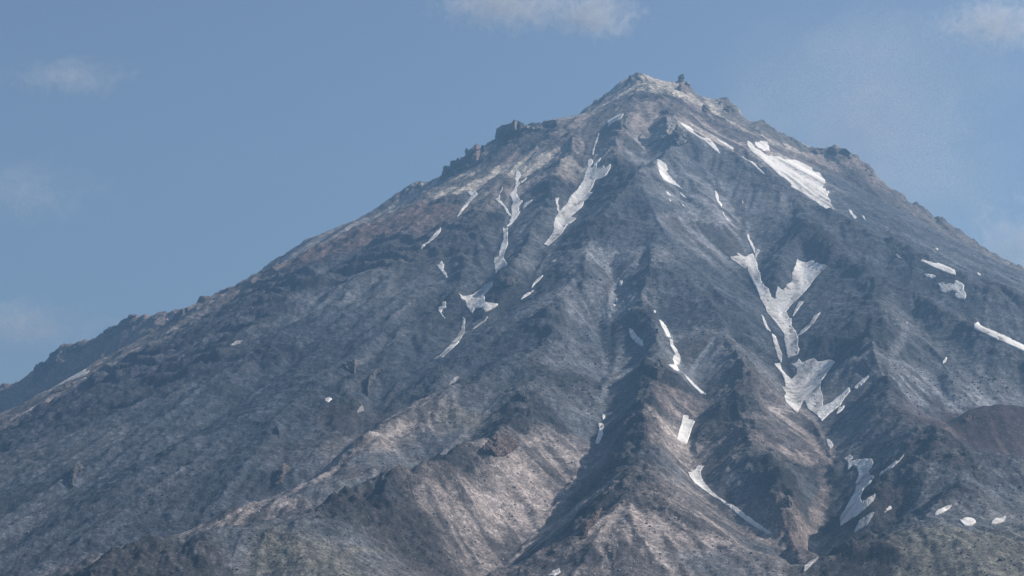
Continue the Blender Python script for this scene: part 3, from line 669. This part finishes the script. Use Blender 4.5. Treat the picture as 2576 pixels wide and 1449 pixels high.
# --- snow
n_snow = 0
for (tag, s, dirt, lab), pt in zip(SNOW, snow_pts):
    if pt is None: continue
    x, y = pt; h = 1.6 * float(np.median(y)) / 6500
    x0, y0 = x.min() - 22, y.min() - 22
    nx, ny = int((x.max() - x0 + 22) / h) + 1, int((y.max() - y0 + 22) / h) + 1
    m = np.zeros((ny, nx)); m[((y - y0) / h + .5).astype(int), ((x - x0) / h + .5).astype(int)] = 1
    m = np.clip(blur(m, 1, 1) * 4.5, 0, 1); m = blur(m, 1, 1)
    SX, SY = np.meshgrid(x0 + np.arange(nx) * h, y0 + np.arange(ny) * h)
    m2 = m - .32 + .24 * fbm(SX, SY, 20, 4, 95, .7) * (m > .02)
    keep_v = m2 > .12
    kq = keep_v[:-1, :-1] | keep_v[1:, :-1] | keep_v[:-1, 1:] | keep_v[1:, 1:]
    if not kq.any(): print('thin:', lab); continue
    lbl = np.where(kq, np.arange(kq.size).reshape(kq.shape) + 1, 0)       # one connected piece of snow only
    for _ in range(600):
        p = np.pad(lbl, 1); n_ = np.maximum.reduce([p[1:-1, 1:-1], p[:-2, 1:-1], p[2:, 1:-1], p[1:-1, :-2], p[1:-1, 2:]]) * kq
        if (n_ == lbl).all(): break
        lbl = n_
    ids, ct_ = np.unique(lbl[kq], return_counts=True); kq = lbl == ids[np.argmax(ct_)]
    th = np.clip((m2 - .36) * 9, -3.0, 2.2)
    SZ = height(SX, SY) + th + .5 * fbm(SX, SY, 14, 2, 97) * (th > 0)
    dl = bf(LICF, SX, SY) * .6 + bf(LICM, SX, SY) * .5
    ed = np.clip((.72 - m2) * 1.5, 0, .7)
    dd = np.clip(dirt * (.6 + .6 * dl) + .75 * ed * (.7 + .7 * dl) + .08 + .13 * dl + .22 * np.clip(fbm(SX, SY, 45, 3, 99), 0, 1), 0, .92)
    c = np.array([.70, .675, .64]) * (1 - dd[..., None]) + np.array([.17, .16, .155]) * dd[..., None]
    q = quads(ny, nx, kq); used = np.unique(q); remap = np.zeros(ny * nx, np.int32); remap[used] = np.arange(len(used))
    V = np.stack([SX, SY, SZ], -1).reshape(-1, 3)[used]
    o = V.mean(0); ob = mesh_np('snow_patch', V - o, remap[q], M_SNOW, True, [('albedo', c.reshape(-1, 3)[used])])
    ob.location = o
    link(ob, 'snow_patch', lab, 'snow patch', 'snow patches lying on the mountain', 'thing'); n_snow += 1
print('snow objects', n_snow, round(time.time() - T0, 1))
# ------------------------------------------------------------------ crags: broken rock masses built of fitted blocks
hmesh = lambda x, y: height(np.atleast_1d(np.asarray(x, float)), np.atleast_1d(np.asarray(y, float)))
def crag(tag, outline, size, depth, col, label, name='rock_crag', Y=None, squash=.75, cat='crag', band=0, lean=.55):
    """a solid broken rock mass: its outline, blocky joints about `size` metres apart, about `depth` metres thick"""
    poly = P(outline, tag)
    vx, vy, vz = hit(poly[:, 0], poly[:, 1], hfun)
    Yb = float(np.nanmedian(vy)) if Y is None and not np.isnan(vy).all() else (Y or 7500.)
    g = 1.8 * Yb / 7500
    dx, dz = rays(poly[:, 0], poly[:, 1])
    w = np.stack([dx * Yb, dz * Yb], -1)
    lo = w.min(0) - 2 * g; hi = w.max(0) + 2 * g
    ax = np.arange(lo[0], hi[0], g); az = np.arange(lo[1], hi[1], g)
    A, B = np.meshgrid(ax, az)
    jx = 2.2 * fbm(A, B, 14, 2, 141) + 1.6 * np.round(2 * pn(A / 9, B / 9, 143)) / 2
    m = inside(A + jx, B + 1.8 * fbm(A, B, 12, 2, 145), w).astype(float)
    if m.sum() < 6: print('empty crag', label); return
    # how far each cell stands inside the outline
    dist = np.zeros(m.shape); e = m.copy()
    for _ in range(60):
        dist += e
        p = np.pad(e, 1); e = e * p[:-2, 1:-1] * p[2:, 1:-1] * p[1:-1, :-2] * p[1:-1, 2:]
        if not e.any(): break
    dist = dist * g
    # sight-line distance of the slope behind, column by column
    px = (A / Yb); r = A / Yb
    # photo point of every cell at the working distance
    t_ = B / Yb; u_ = (t_ * cP - sP) / (cP + t_ * sP); ppy = CY - u_ * FOC; ppx = CX + r * (cP - u_ * sP) * FOC
    bx, by, bz = hit(ppx.ravel(), ppy.ravel(), hfun, max(2500, np.nanmin(vy) - 400 if not np.isnan(vy).all() else Yb - 600), (np.nanmax(vy) + 500 if not np.isnan(vy).all() else Yb + 600))
    by = by.reshape(A.shape)
    by = np.where(np.isnan(by), np.nan, np.clip(by, Yb - 120, Yb + 200))
    low = np.full(A.shape[1], np.nan)
    for i in range(A.shape[1]):
        k = np.nonzero(m[:, i] > 0)[0]
        if len(k) and not np.isnan(by[k[0], i]): low[i] = by[k[0], i]
    okc = ~np.isnan(low)
    low = np.interp(np.arange(len(low)), np.nonzero(okc)[0], low[okc]) if okc.any() else np.full(len(low), Yb)
    kk = np.ones(7) / 7; low = np.convolve(np.pad(low, 3, 'edge'), kk, 'valid')
    base = np.where(np.isnan(by), low[None, :] + 6, by)
    front = lean * low[None, :] + (1 - lean) * base
    # blocky joints: cells of constant depth with cracks between them
    ca = size * 1.25; cb = size * squash * 1.5
    best = np.full(A.shape, 1e9); sec = np.full(A.shape, 1e9); val = np.zeros(A.shape)
    wa = A + 2.5 * pn(A / 18, B / 18, 147); wb = B + 2.5 * pn(A / 18, B / 18, 148)
    sites = []
    for i, sa in enumerate(np.arange(lo[0] - ca, hi[0] + ca, ca)):
        for j, sb in enumerate(np.arange(lo[1] - cb, hi[1] + cb, cb)):
            sites.append((sa + rng.uniform(-.45, .45) * ca, sb + rng.uniform(-.45, .45) * cb, rng.uniform(-1, 1), rng.uniform(-.4, .4), rng.uniform(-.4, .4)))
    for sa, sb, sv, ta, tb in sites:
        d = np.hypot((wa - sa) / ca, (wb - sb) / cb)
        sec = np.where(d < best, best, np.minimum(sec, d))
        new = d < best
        val = np.where(new, sv * size * .55 + ta * (wa - sa) + tb * (wb - sb), val); best = np.where(new, d, best)
    crack = np.clip(1 - (sec - best) / .16, 0, 1)
    bulge = depth * .42 * np.sqrt(np.clip(dist / (depth * .55), 0, 1))
    yf = front - bulge - val * np.clip(dist / (2 * g), 0, 1) + crack * size * .28 + 1.2 * fbm(A, B, 7, 2, 149)
    yb_ = front + depth * .5 * np.sqrt(np.clip(dist / (depth * .5), 0, 1)) + .5
    mk = m > 0
    kq = mk[:-1, :-1] & mk[1:, :-1] & mk[:-1, 1:] & mk[1:, 1:]
    if not kq.any(): print('empty crag', label); return
    nz_, nx_ = A.shape
    q = quads(nz_, nx_, kq)
    cnt = {}
    idx = np.unique(q)
    rim = np.zeros(nz_ * nx_, int); np.add.at(rim, q.ravel(), 1); rimv = (rim < 4)
    yb_ = np.where(rimv.reshape(A.shape), yf + .8, np.maximum(yb_, yf + 1))
    # points slide along their own sight lines only by their real depth
    fV = np.stack([A * yf / Yb, yf, B * yf / Yb], -1).reshape(-1, 3)
    bV = np.stack([A * yb_ / Yb, yb_, B * yb_ / Yb], -1).reshape(-1, 3)
    remap = np.full(nz_ * nx_, -1); remap[idx] = np.arange(len(idx)); n0 = len(idx)
    qf = remap[q]; qb = qf[:, ::-1] + n0
    ed = np.concatenate([qf[:, [0, 1]], qf[:, [1, 2]], qf[:, [2, 3]], qf[:, [3, 0]]])
    es = np.sort(ed, 1); key_ = es[:, 0] * 10 ** 7 + es[:, 1]; uq, inv, ct = np.unique(key_, return_inverse=True, return_counts=True)
    bd = ed[ct[inv] == 1]
    qs = np.stack([bd[:, 1], bd[:, 0], bd[:, 0] + n0, bd[:, 1] + n0], -1)
    V = np.concatenate([fV[idx], bV[idx]])
    o = np.array([V[:, 0].mean(), V[:, 1].mean(), V[:, 2].min()])
    t = np.exp(.30 * fbm(A, B, 40, 3, 120) + .09 * val / size)
    if band: t = t * (1 + .35 * np.sin(B / band + 1.5 * pn(A / 60, B / 60, 151)))
    c = (np.array(col) * t[..., None]).reshape(-1, 3)[idx]
    ob = mesh_np(name, V - o, np.concatenate([qf, qb, qs]), M_CRAG, False, [('albedo', np.concatenate([c, c]))]); ob.location = o
    link(ob, name, label, cat, 'rock crags along the ridges', 'thing')

DK, BR, PK, PL = (.078, .075, .076), (.115, .10, .094), (.17, .13, .118), (.27, .245, .21)
crag('k', '1172,440 1168,335 1182,265 1215,236 1262,212 1330,198 1376,190 1384,155 1420,149 1455,158 1500,184 1545,205 1600,228 1680,232 1745,215 1770,255 1620,300 1480,365 1350,440 1190,520', 15, 70, (.125, .11, .102), 'flat topped banded crag standing on the left skyline', band=9, squash=.55)
crag('k', '795,620 800,500 815,490 850,520 890,480 945,438 985,470 1000,520 985,600 940,700 860,720 800,690', 12, 45, PK, 'reddish double topped crag low on the left skyline')
crag('k', '1000,505 1000,455 1050,465 1058,530 1010,560', 8, 20, DK, 'small dark block between the reddish crag and the banded crag')
crag('k', '615,740 615,655 690,650 712,615 737,640 750,612 800,600 860,640 870,760 740,800', 13, 45, DK, 'dark stepped crag below the reddish crag, upper step')
crag('k', '480,860 512,830 520,770 538,715 612,715 640,760 700,860 600,910 490,900', 14, 45, DK, 'dark stepped crag on the left skyline, lower step')
crag('k', '190,955 220,925 248,898 262,990 240,1020', 7, 16, BR, 'leaning pointed needle on the pale left skyline')
crag('k', '1790,195 1830,155 1870,150 1950,148 1958,230 1880,260 1800,250', 9, 25, DK, 'low dark ledge on the skyline between banded crag and summit')
crag('j', '500,225 540,160 570,172 600,180 625,225 570,250', 7, 25, (.15, .135, .12), 'rough summit crag, left of the two top knobs')
crag('j', '610,200 640,145 690,146 735,180 740,215 680,235', 7, 25, PL, 'highest pale knob on the summit')
crag('j', '1165,240 1163,180 1190,158 1215,137 1235,140 1255,175 1256,195 1240,215 1235,245 1200,250', 6.5, 14, (.085, .075, .072), 'dark balanced rock tower on the right end of the summit', name='rock_tower', cat='rock tower', squash=.8)
crag('j', '1180,380 1160,330 1180,270 1250,238 1300,252 1325,270 1318,330 1312,385 1270,400', 8, 30, (.14, .115, .105), 'cracked cliff block directly under the balanced rock tower')
crag('j', '160,480 215,400 290,390 300,420 260,440 200,475', 8, 25, BR, 'dark rock lip on the upper left edge of the summit')
crag('j', '480,650 490,600 520,640 570,680 555,740 540,800 555,850 500,880 420,900 400,840 410,760', 10, 35, (.13, .118, .115), 'jagged dark and pale rib at the top left of the central face')
crag('j', '990,680 1010,660 1050,700 1120,740 1150,800 1120,860 1060,860 1040,980 960,1010 880,1040 920,900 960,860', 12, 40, (.20, .19, .18), 'pale layered buttress at the top of the central face', squash=.55)
crag('j', '940,640 960,595 1030,605 1050,660 1000,670', 8, 20, DK, 'dark cap rock over the pale layered buttress')
crag('j', '1075,1010 1090,870 1160,820 1240,880 1270,960 1330,1020 1260,1040 1150,1080', 12, 35, (.11, .108, .11), 'grey cliff right of the pale layered buttress', squash=.8)
crag('j', '1740,600 1800,545 1850,555 1920,632 1880,630 1800,620', 9, 25, BR, 'dark outcrop on the yellowish right shoulder of the summit')
crag('j', '1490,640 1470,560 1500,530 1580,570 1590,640 1540,660', 8, 20, BR, 'rounded brown knob on the slope right of the summit')
crag('m', '720,300 770,260 850,270 870,330 780,340', 10, 30, BR, 'low brown crag on the right skyline, first from the summit')
crag('m', '895,330 905,255 950,250 1030,285 1020,350 940,350', 10, 35, DK, 'dark square crag on the right skyline, middle')
crag('m', '1045,330 1060,270 1110,268 1160,310 1210,380 1150,390', 11, 35, (.12, .10, .09), 'rounded crag on the right skyline where the slope steepens')
crag('m', '1330,500 1380,490 1430,535 1450,600 1400,590', 10, 25, (.14, .12, .10), 'tan cliff edge low on the right skyline')
crag('l', '335,830 345,740 370,680 450,645 500,650 505,760 430,860', 15, 60, DK, 'dark square tower at the low end of the far left ridge')
crag('l', '505,700 520,565 580,530 620,500 660,512 660,640 580,720', 15, 55, DK, 'dark blocky tower next above on the far left ridge')
crag('l', '690,560 700,490 760,470 820,435 875,455 880,520 780,560', 13, 45, DK, 'dark hump in the middle of the far left ridge')
crag('l', '1070,400 1090,320 1150,280 1240,260 1250,340 1150,400', 13, 45, BR, 'brown step on the far left ridge')
crag('l', '1235,300 1270,215 1340,180 1360,150 1440,145 1460,190 1420,260 1300,310', 13, 45, BR, 'lumpy summit of the far left ridge')
crag('l', '1480,200 1490,155 1525,155 1532,200', 8, 16, DK, 'small square knob on the far left ridge')
crag('l', '1560,210 1570,178 1620,165 1635,147 1665,190 1640,215', 8, 20, BR, 'pointed knob on the far left ridge')
crag('l', '1870,170 1910,110 1970,72 1995,108 1930,160', 10, 30, BR, 'slanted rock fin where the far left ridge meets the dark shoulder')
crag('l', '545,1000 570,930 660,880 730,858 755,880 750,915 650,965', 12, 30, BR, 'brown rock island beside the dusty snow strip')
crag('g', '440,870 450,800 478,762 520,768 530,800 510,850 480,900', 9, 40, (.066, .064, .066), 'dark pyramid shaped crag at the head of the lower spur')
crag('f', '1480,500 1500,460 1550,400 1610,370 1700,400 1740,460 1690,500 1600,530', 8, 30, (.10, .075, .068), 'reddish brown crag on the crest of the tan spur')
crag('f', '1700,130 1720,90 1780,120 1830,160 1790,180', 8, 25, DK, 'dark rocks at the top of the tan spur crest')
crag('f', '2120,1060 2150,960 2220,880 2270,850 2250,920 2190,990 2160,1060', 6, 20, (.10, .075, .07), 'line of reddish rocks edging the lower central spur')
crag('n', '1138,1340 1145,1305 1170,1300 1200,1315 1210,1330 1180,1340', 2.6, 8, (.05, .05, .055), 'little cluster of dark rocks low on the green hill')
crag('n', '870,230 900,205 960,220 1020,235 990,245 940,240 920,265 860,270', 5, 14, (.075, .048, .045), 'dark red broken ledge on the face of the red dome')
crag('n', '520,420 550,370 620,340 700,350 740,385 680,410 600,400', 7, 25, DK, 'dark craggy brow below the red dome')
crag('n', '730,520 790,470 860,455 930,480 900,510 830,520 760,550', 6.5, 20, DK, 'broken dark cliff line on the right hand ridge')
crag('n', '940,650 990,590 1025,545 1040,570 1010,620 960,690', 6, 18, DK, 'dark notch of rocks at the right end of the ridge')
crag('h', '740,370 770,280 800,320 830,400 790,430', 7, 22, DK, 'dark rocks along the crest left of the main ravine')
crag('h', '1040,790 1060,770 1080,830 1070,870 1050,850', 5, 14, DK, 'small dark cleft rock on the lower hill')
crag('e', '1400,400 1420,370 1560,370 1600,400 1560,440 1470,450 1400,445', 12, 30, DK, 'dark cliff band above the ragged snow fan')
crag('e', '480,1200 500,1090 540,1050 590,1040 640,1050 560,1090 510,1180 490,1330 465,1330', 14, 35, (.075, .073, .075), 'tall curved dark cliff on the left flank')
crag('e', '300,1010 350,980 410,970 420,1020 400,1080 330,1050', 12, 30, (.12, .105, .10), 'tan rock wall left of the tall curved cliff')
crag('d', '330,1010 340,930 380,900 420,930 370,960 360,1020', 9, 25, DK, 'dark cleft rock at the lower left')
crag('f', '155,330 170,320 200,390 190,420', 9, 22, DK, 'narrow dark cliff at the foot of the left flank')
crag('f', '150,720 210,570 240,560 260,600 200,700', 8, 22, BR, 'brown cliff just behind the tan spur')
print('crags', round(time.time() - T0, 1))

# --- loose boulders: past counting, one object
bm = bmesh.new(); bmesh.ops.create_icosphere(bm, subdivisions=1, radius=1)
ico = np.array([v.co for v in bm.verts]); icf = np.array([[v.index for v in f.verts] for f in bm.faces]); bm.free()
zones = [('560,1449 640,1290 900,1130 1250,980 1400,1000 1500,1130 1300,1380 1250,1449', 1500), ('1320,870 1450,820 1560,900 1500,1080 1320,960', 300),
         ('1300,1449 1480,1300 1620,1190 1850,1320 2000,1449', 900), ('2020,1449 2180,1340 2400,1240 2576,1190 2576,1449', 900),
         ('1600,500 1750,700 1900,950 1500,900 1480,620', 800), ('2230,900 2400,900 2570,980 2420,1020 2320,1060', 420), ('1660,960 1900,1000 2000,1200 1980,1380 1740,1200', 500),
         ('2100,1100 2300,1090 2500,1170 2300,1290 2120,1330', 400), ('0,1300 300,1200 700,1150 500,1330 0,1449', 500)]
qx, qy = [], []
for s, n in zones:
    p = P(s); lo, hi = p.min(0), p.max(0)
    a = rng.uniform(lo[0], hi[0], n * 3); b = rng.uniform(lo[1], hi[1], n * 3); k = inside(a, b, p)
    qx.append(a[k][:n]); qy.append(b[k][:n])
qx = np.concatenate(qx); qy = np.concatenate(qy)
x, y, z = hit(qx, qy, hfun); g = ~np.isnan(y); x, y = x[g], y[g]
keep = bf(SMASK, x, y) < .1; x, y = x[keep], y[keep]
z = height(x, y); n = len(x)
sz = np.clip(rng.lognormal(.25, .5, n), .8, 4.5) * (y / 5200)
V = ico[None] * (1 + rng.uniform(-.3, .3, (n, len(ico), 1))) * (sz[:, None] * rng.uniform(.7, 1.3, (n, 3)))[:, None, :]
an = rng.uniform(0, 6.28, n); c_, s_ = np.cos(an)[:, None], np.sin(an)[:, None]
V = np.stack([V[..., 0] * c_ - V[..., 1] * s_, V[..., 0] * s_ + V[..., 1] * c_, V[..., 2] * .8], -1)
V = V + np.stack([x, y, z + sz * .25], -1)[:, None, :]
F = (icf[None] + (np.arange(n) * len(ico))[:, None, None]).reshape(-1, 3)
bc = np.stack([bf(COL[..., k], x, y) for k in range(3)], -1) * np.where(rng.random(n) < .5, rng.uniform(1.2, 2.1, n), rng.uniform(.45, .9, n))[:, None]
link(mesh_np('scree_boulders', V.reshape(-1, 3), F, M_BOUL, False, [('albedo', np.repeat(bc, len(ico), 0))]), 'scree_boulders', 'loose pale and dark boulders scattered over the slopes', 'boulders', kind='stuff')
# ------------------------------------------------------------------ sky, sun, haze, clouds, camera
SUN_EL, SUN_AZ = math.radians(39), math.radians(88)      # azimuth clockwise from the viewing direction (+Y)
world = bpy.data.worlds.new('World'); scene.world = world; world.use_nodes = True
nt = world.node_tree; bg = nt.nodes['Background']
sky = nt.nodes.new('ShaderNodeTexSky'); sky.sky_type = 'NISHITA'; sky.sun_disc = False
sky.sun_elevation = SUN_EL; sky.sun_rotation = SUN_AZ; sky.altitude = 900; sky.air_density = 1.0; sky.dust_density = 5.0; sky.ozone_density = 1.5
nt.links.new(sky.outputs[0], bg.inputs[0]); bg.inputs[1].default_value = .082
from mathutils import Vector
sd = Vector((math.sin(SUN_AZ) * math.cos(SUN_EL), math.cos(SUN_AZ) * math.cos(SUN_EL), math.sin(SUN_EL)))
sl = bpy.data.lights.new('sun', 'SUN'); sl.energy = 5.0; sl.angle = math.radians(.8); sl.color = (1, .93, .84)
so = bpy.data.objects.new('sun', sl); so.rotation_euler = (-sd).to_track_quat('-Z', 'Y').to_euler(); so.location = sd * 3000; COLL.objects.link(so)

HAZE_DENS, HAZE_COL = 6.2e-5, (.30, .57, .93)
me = bpy.data.meshes.new('haze'); bm = bmesh.new(); bmesh.ops.create_cube(bm, size=1)
for v in bm.verts:
    v.co.x *= 17600; v.co.y = -2600 if v.co.y < 0 else 13400; v.co.z = -72 if v.co.z < 0 else 2420
bm.to_mesh(me); bm.free()
hm = bpy.data.materials.new('haze_air'); hm.use_nodes = True; hn = hm.node_tree; hn.nodes.clear()
ho = hn.nodes.new('ShaderNodeOutputMaterial'); hv = hn.nodes.new('ShaderNodeVolumePrincipled')
hv.inputs['Color'].default_value = HAZE_COL + (1,); hv.inputs['Density'].default_value = HAZE_DENS; hv.inputs['Anisotropy'].default_value = 0.33
hn.links.new(hv.outputs[0], ho.inputs['Volume']); me.materials.append(hm); hm.cycles.volume_sampling = 'DISTANCE'; hm.cycles.homogeneous_volume = True
link(bpy.data.objects.new('haze', me), 'haze', kind='stuff')

def cloud(px, py, w, h, dens, label, Y=15500., seed=0, noise_scale=1.):
    dx, dz = rays([px], [py]); m = Y / FOC
    bm = bmesh.new(); bmesh.ops.create_icosphere(bm, subdivisions=4, radius=1)
    rx, rz = w * m / 2, h * m / 2; ry = rx * .6
    for v in bm.verts:
        d = v.co.normalized()
        k = 1 + .18 * float(pn(np.array([d.x * 2 + seed]), np.array([d.z * 2 + d.y]), 130)[0])
        v.co = Vector((d.x * rx * k, d.y * ry * k, d.z * rz * k))
    me = bpy.data.meshes.new('cloud'); bm.to_mesh(me); bm.free()
    cm = bpy.data.materials.new('cloud_vapour'); cm.use_nodes = True; t = cm.node_tree; t.nodes.clear(); NN = t.nodes; LL = t.links
    dens *= 4; o = NN.new('ShaderNodeOutputMaterial'); v = NN.new('ShaderNodeVolumePrincipled')
    v.inputs['Color'].default_value = (.95, .94, .93, 1); v.inputs['Anisotropy'].default_value = .2
    tc = NN.new('ShaderNodeTexCoord'); mp = NN.new('ShaderNodeMapping'); mp.inputs['Scale'].default_value = (1 / rx, 1 / ry, 1 / rz)
    LL.new(tc.outputs['Object'], mp.inputs['Vector'])
    ln = NN.new('ShaderNodeVectorMath'); ln.operation = 'LENGTH'; LL.new(mp.outputs[0], ln.inputs[0])
    fall = NN.new('ShaderNodeMapRange'); fall.inputs['From Min'].default_value = .95; fall.inputs['From Max'].default_value = 0.
    LL.new(ln.outputs['Value'], fall.inputs['Value'])
    nz = NN.new('ShaderNodeTexNoise'); nz.noise_dimensions = '4D'; nz.inputs['W'].default_value = seed * 3.1
    nz.inputs['Scale'].default_value = 4.5 * noise_scale / rx; nz.inputs['Detail'].default_value = 7; nz.inputs['Roughness'].default_value = .62; nz.inputs['Distortion'].default_value = .8
    LL.new(tc.outputs['Object'], nz.inputs['Vector'])
    a = NN.new('ShaderNodeMath'); a.operation = 'MULTIPLY_ADD'; LL.new(nz.outputs[0], a.inputs[0]); a.inputs[1].default_value = 2.6; a.inputs[2].default_value = -1.6
    b = NN.new('ShaderNodeMath'); b.operation = 'ADD'; LL.new(a.outputs[0], b.inputs[0]); LL.new(fall.outputs[0], b.inputs[1])
    c = NN.new('ShaderNodeMath'); c.operation = 'MULTIPLY'; c.use_clamp = False; LL.new(b.outputs[0], c.inputs[0]); c.inputs[1].default_value = dens
    e = NN.new('ShaderNodeMath'); e.operation = 'MAXIMUM'; LL.new(c.outputs[0], e.inputs[0]); e.inputs[1].default_value = 0
    LL.new(e.outputs[0], v.inputs['Density']); LL.new(v.outputs[0], o.inputs['Volume']); me.materials.append(cm)
    ob = bpy.data.objects.new('cloud', me); ob.location = (dx[0] * Y, Y, dz[0] * Y)
    link(ob, 'cloud', label, 'cloud', 'thin clouds in the hazy sky', 'thing')

cloud(1500, 38, 360, 165, 1.7e-3, 'brightest soft white cloud above the summit at the top edge', seed=1)
cloud(1280, 5, 520, 210, 1.2e-3, 'ragged thin cloud touching the top edge left of the brightest one', seed=2, noise_scale=1.8)
cloud(2510, 60, 460, 210, 1.2e-3, 'wispy white cloud in the upper right corner of the sky', seed=3, noise_scale=1.8)
cloud(185, 192, 460, 120, .5e-3, 'faint lens shaped cloud high on the left', seed=4)
cloud(2580, 640, 440, 400, 1.1e-3, 'pale haze cloud low on the right beyond the skyline', seed=5, noise_scale=.8)
cloud(60, 815, 700, 150, .6e-3, 'faint streak of cloud low on the left beyond the ridge', seed=6)
cloud(2200, 330, 1250, 850, .17e-3, 'broad pale veil of cloud behind the right hand skyline, widened to lighten the sky', seed=7, noise_scale=.45)  # faint cloud spread wide, added to make the right of the sky paler
cloud(60, 480, 600, 220, .22e-3, 'very faint veil of cloud at the left edge above the streak', seed=8)

cam = bpy.data.cameras.new('camera'); cam.sensor_width = 36; cam.lens = 36 * FOC / 2576; cam.clip_start = 1; cam.clip_end = 60000
co = bpy.data.objects.new('camera', cam); co.rotation_euler = (math.pi / 2 + PITCH, 0, 0); COLL.objects.link(co); scene.camera = co
vs = scene.view_settings; vs.view_transform = 'Standard'; vs.look = 'None'; vs.gamma = 1; vs.use_curve_mapping = False; vs.exposure = 0.47
scene.cycles.use_denoising = True; scene.cycles.denoising_prefilter = 'NONE'; scene.cycles.use_adaptive_sampling = False
print('done', round(time.time() - T0, 1))
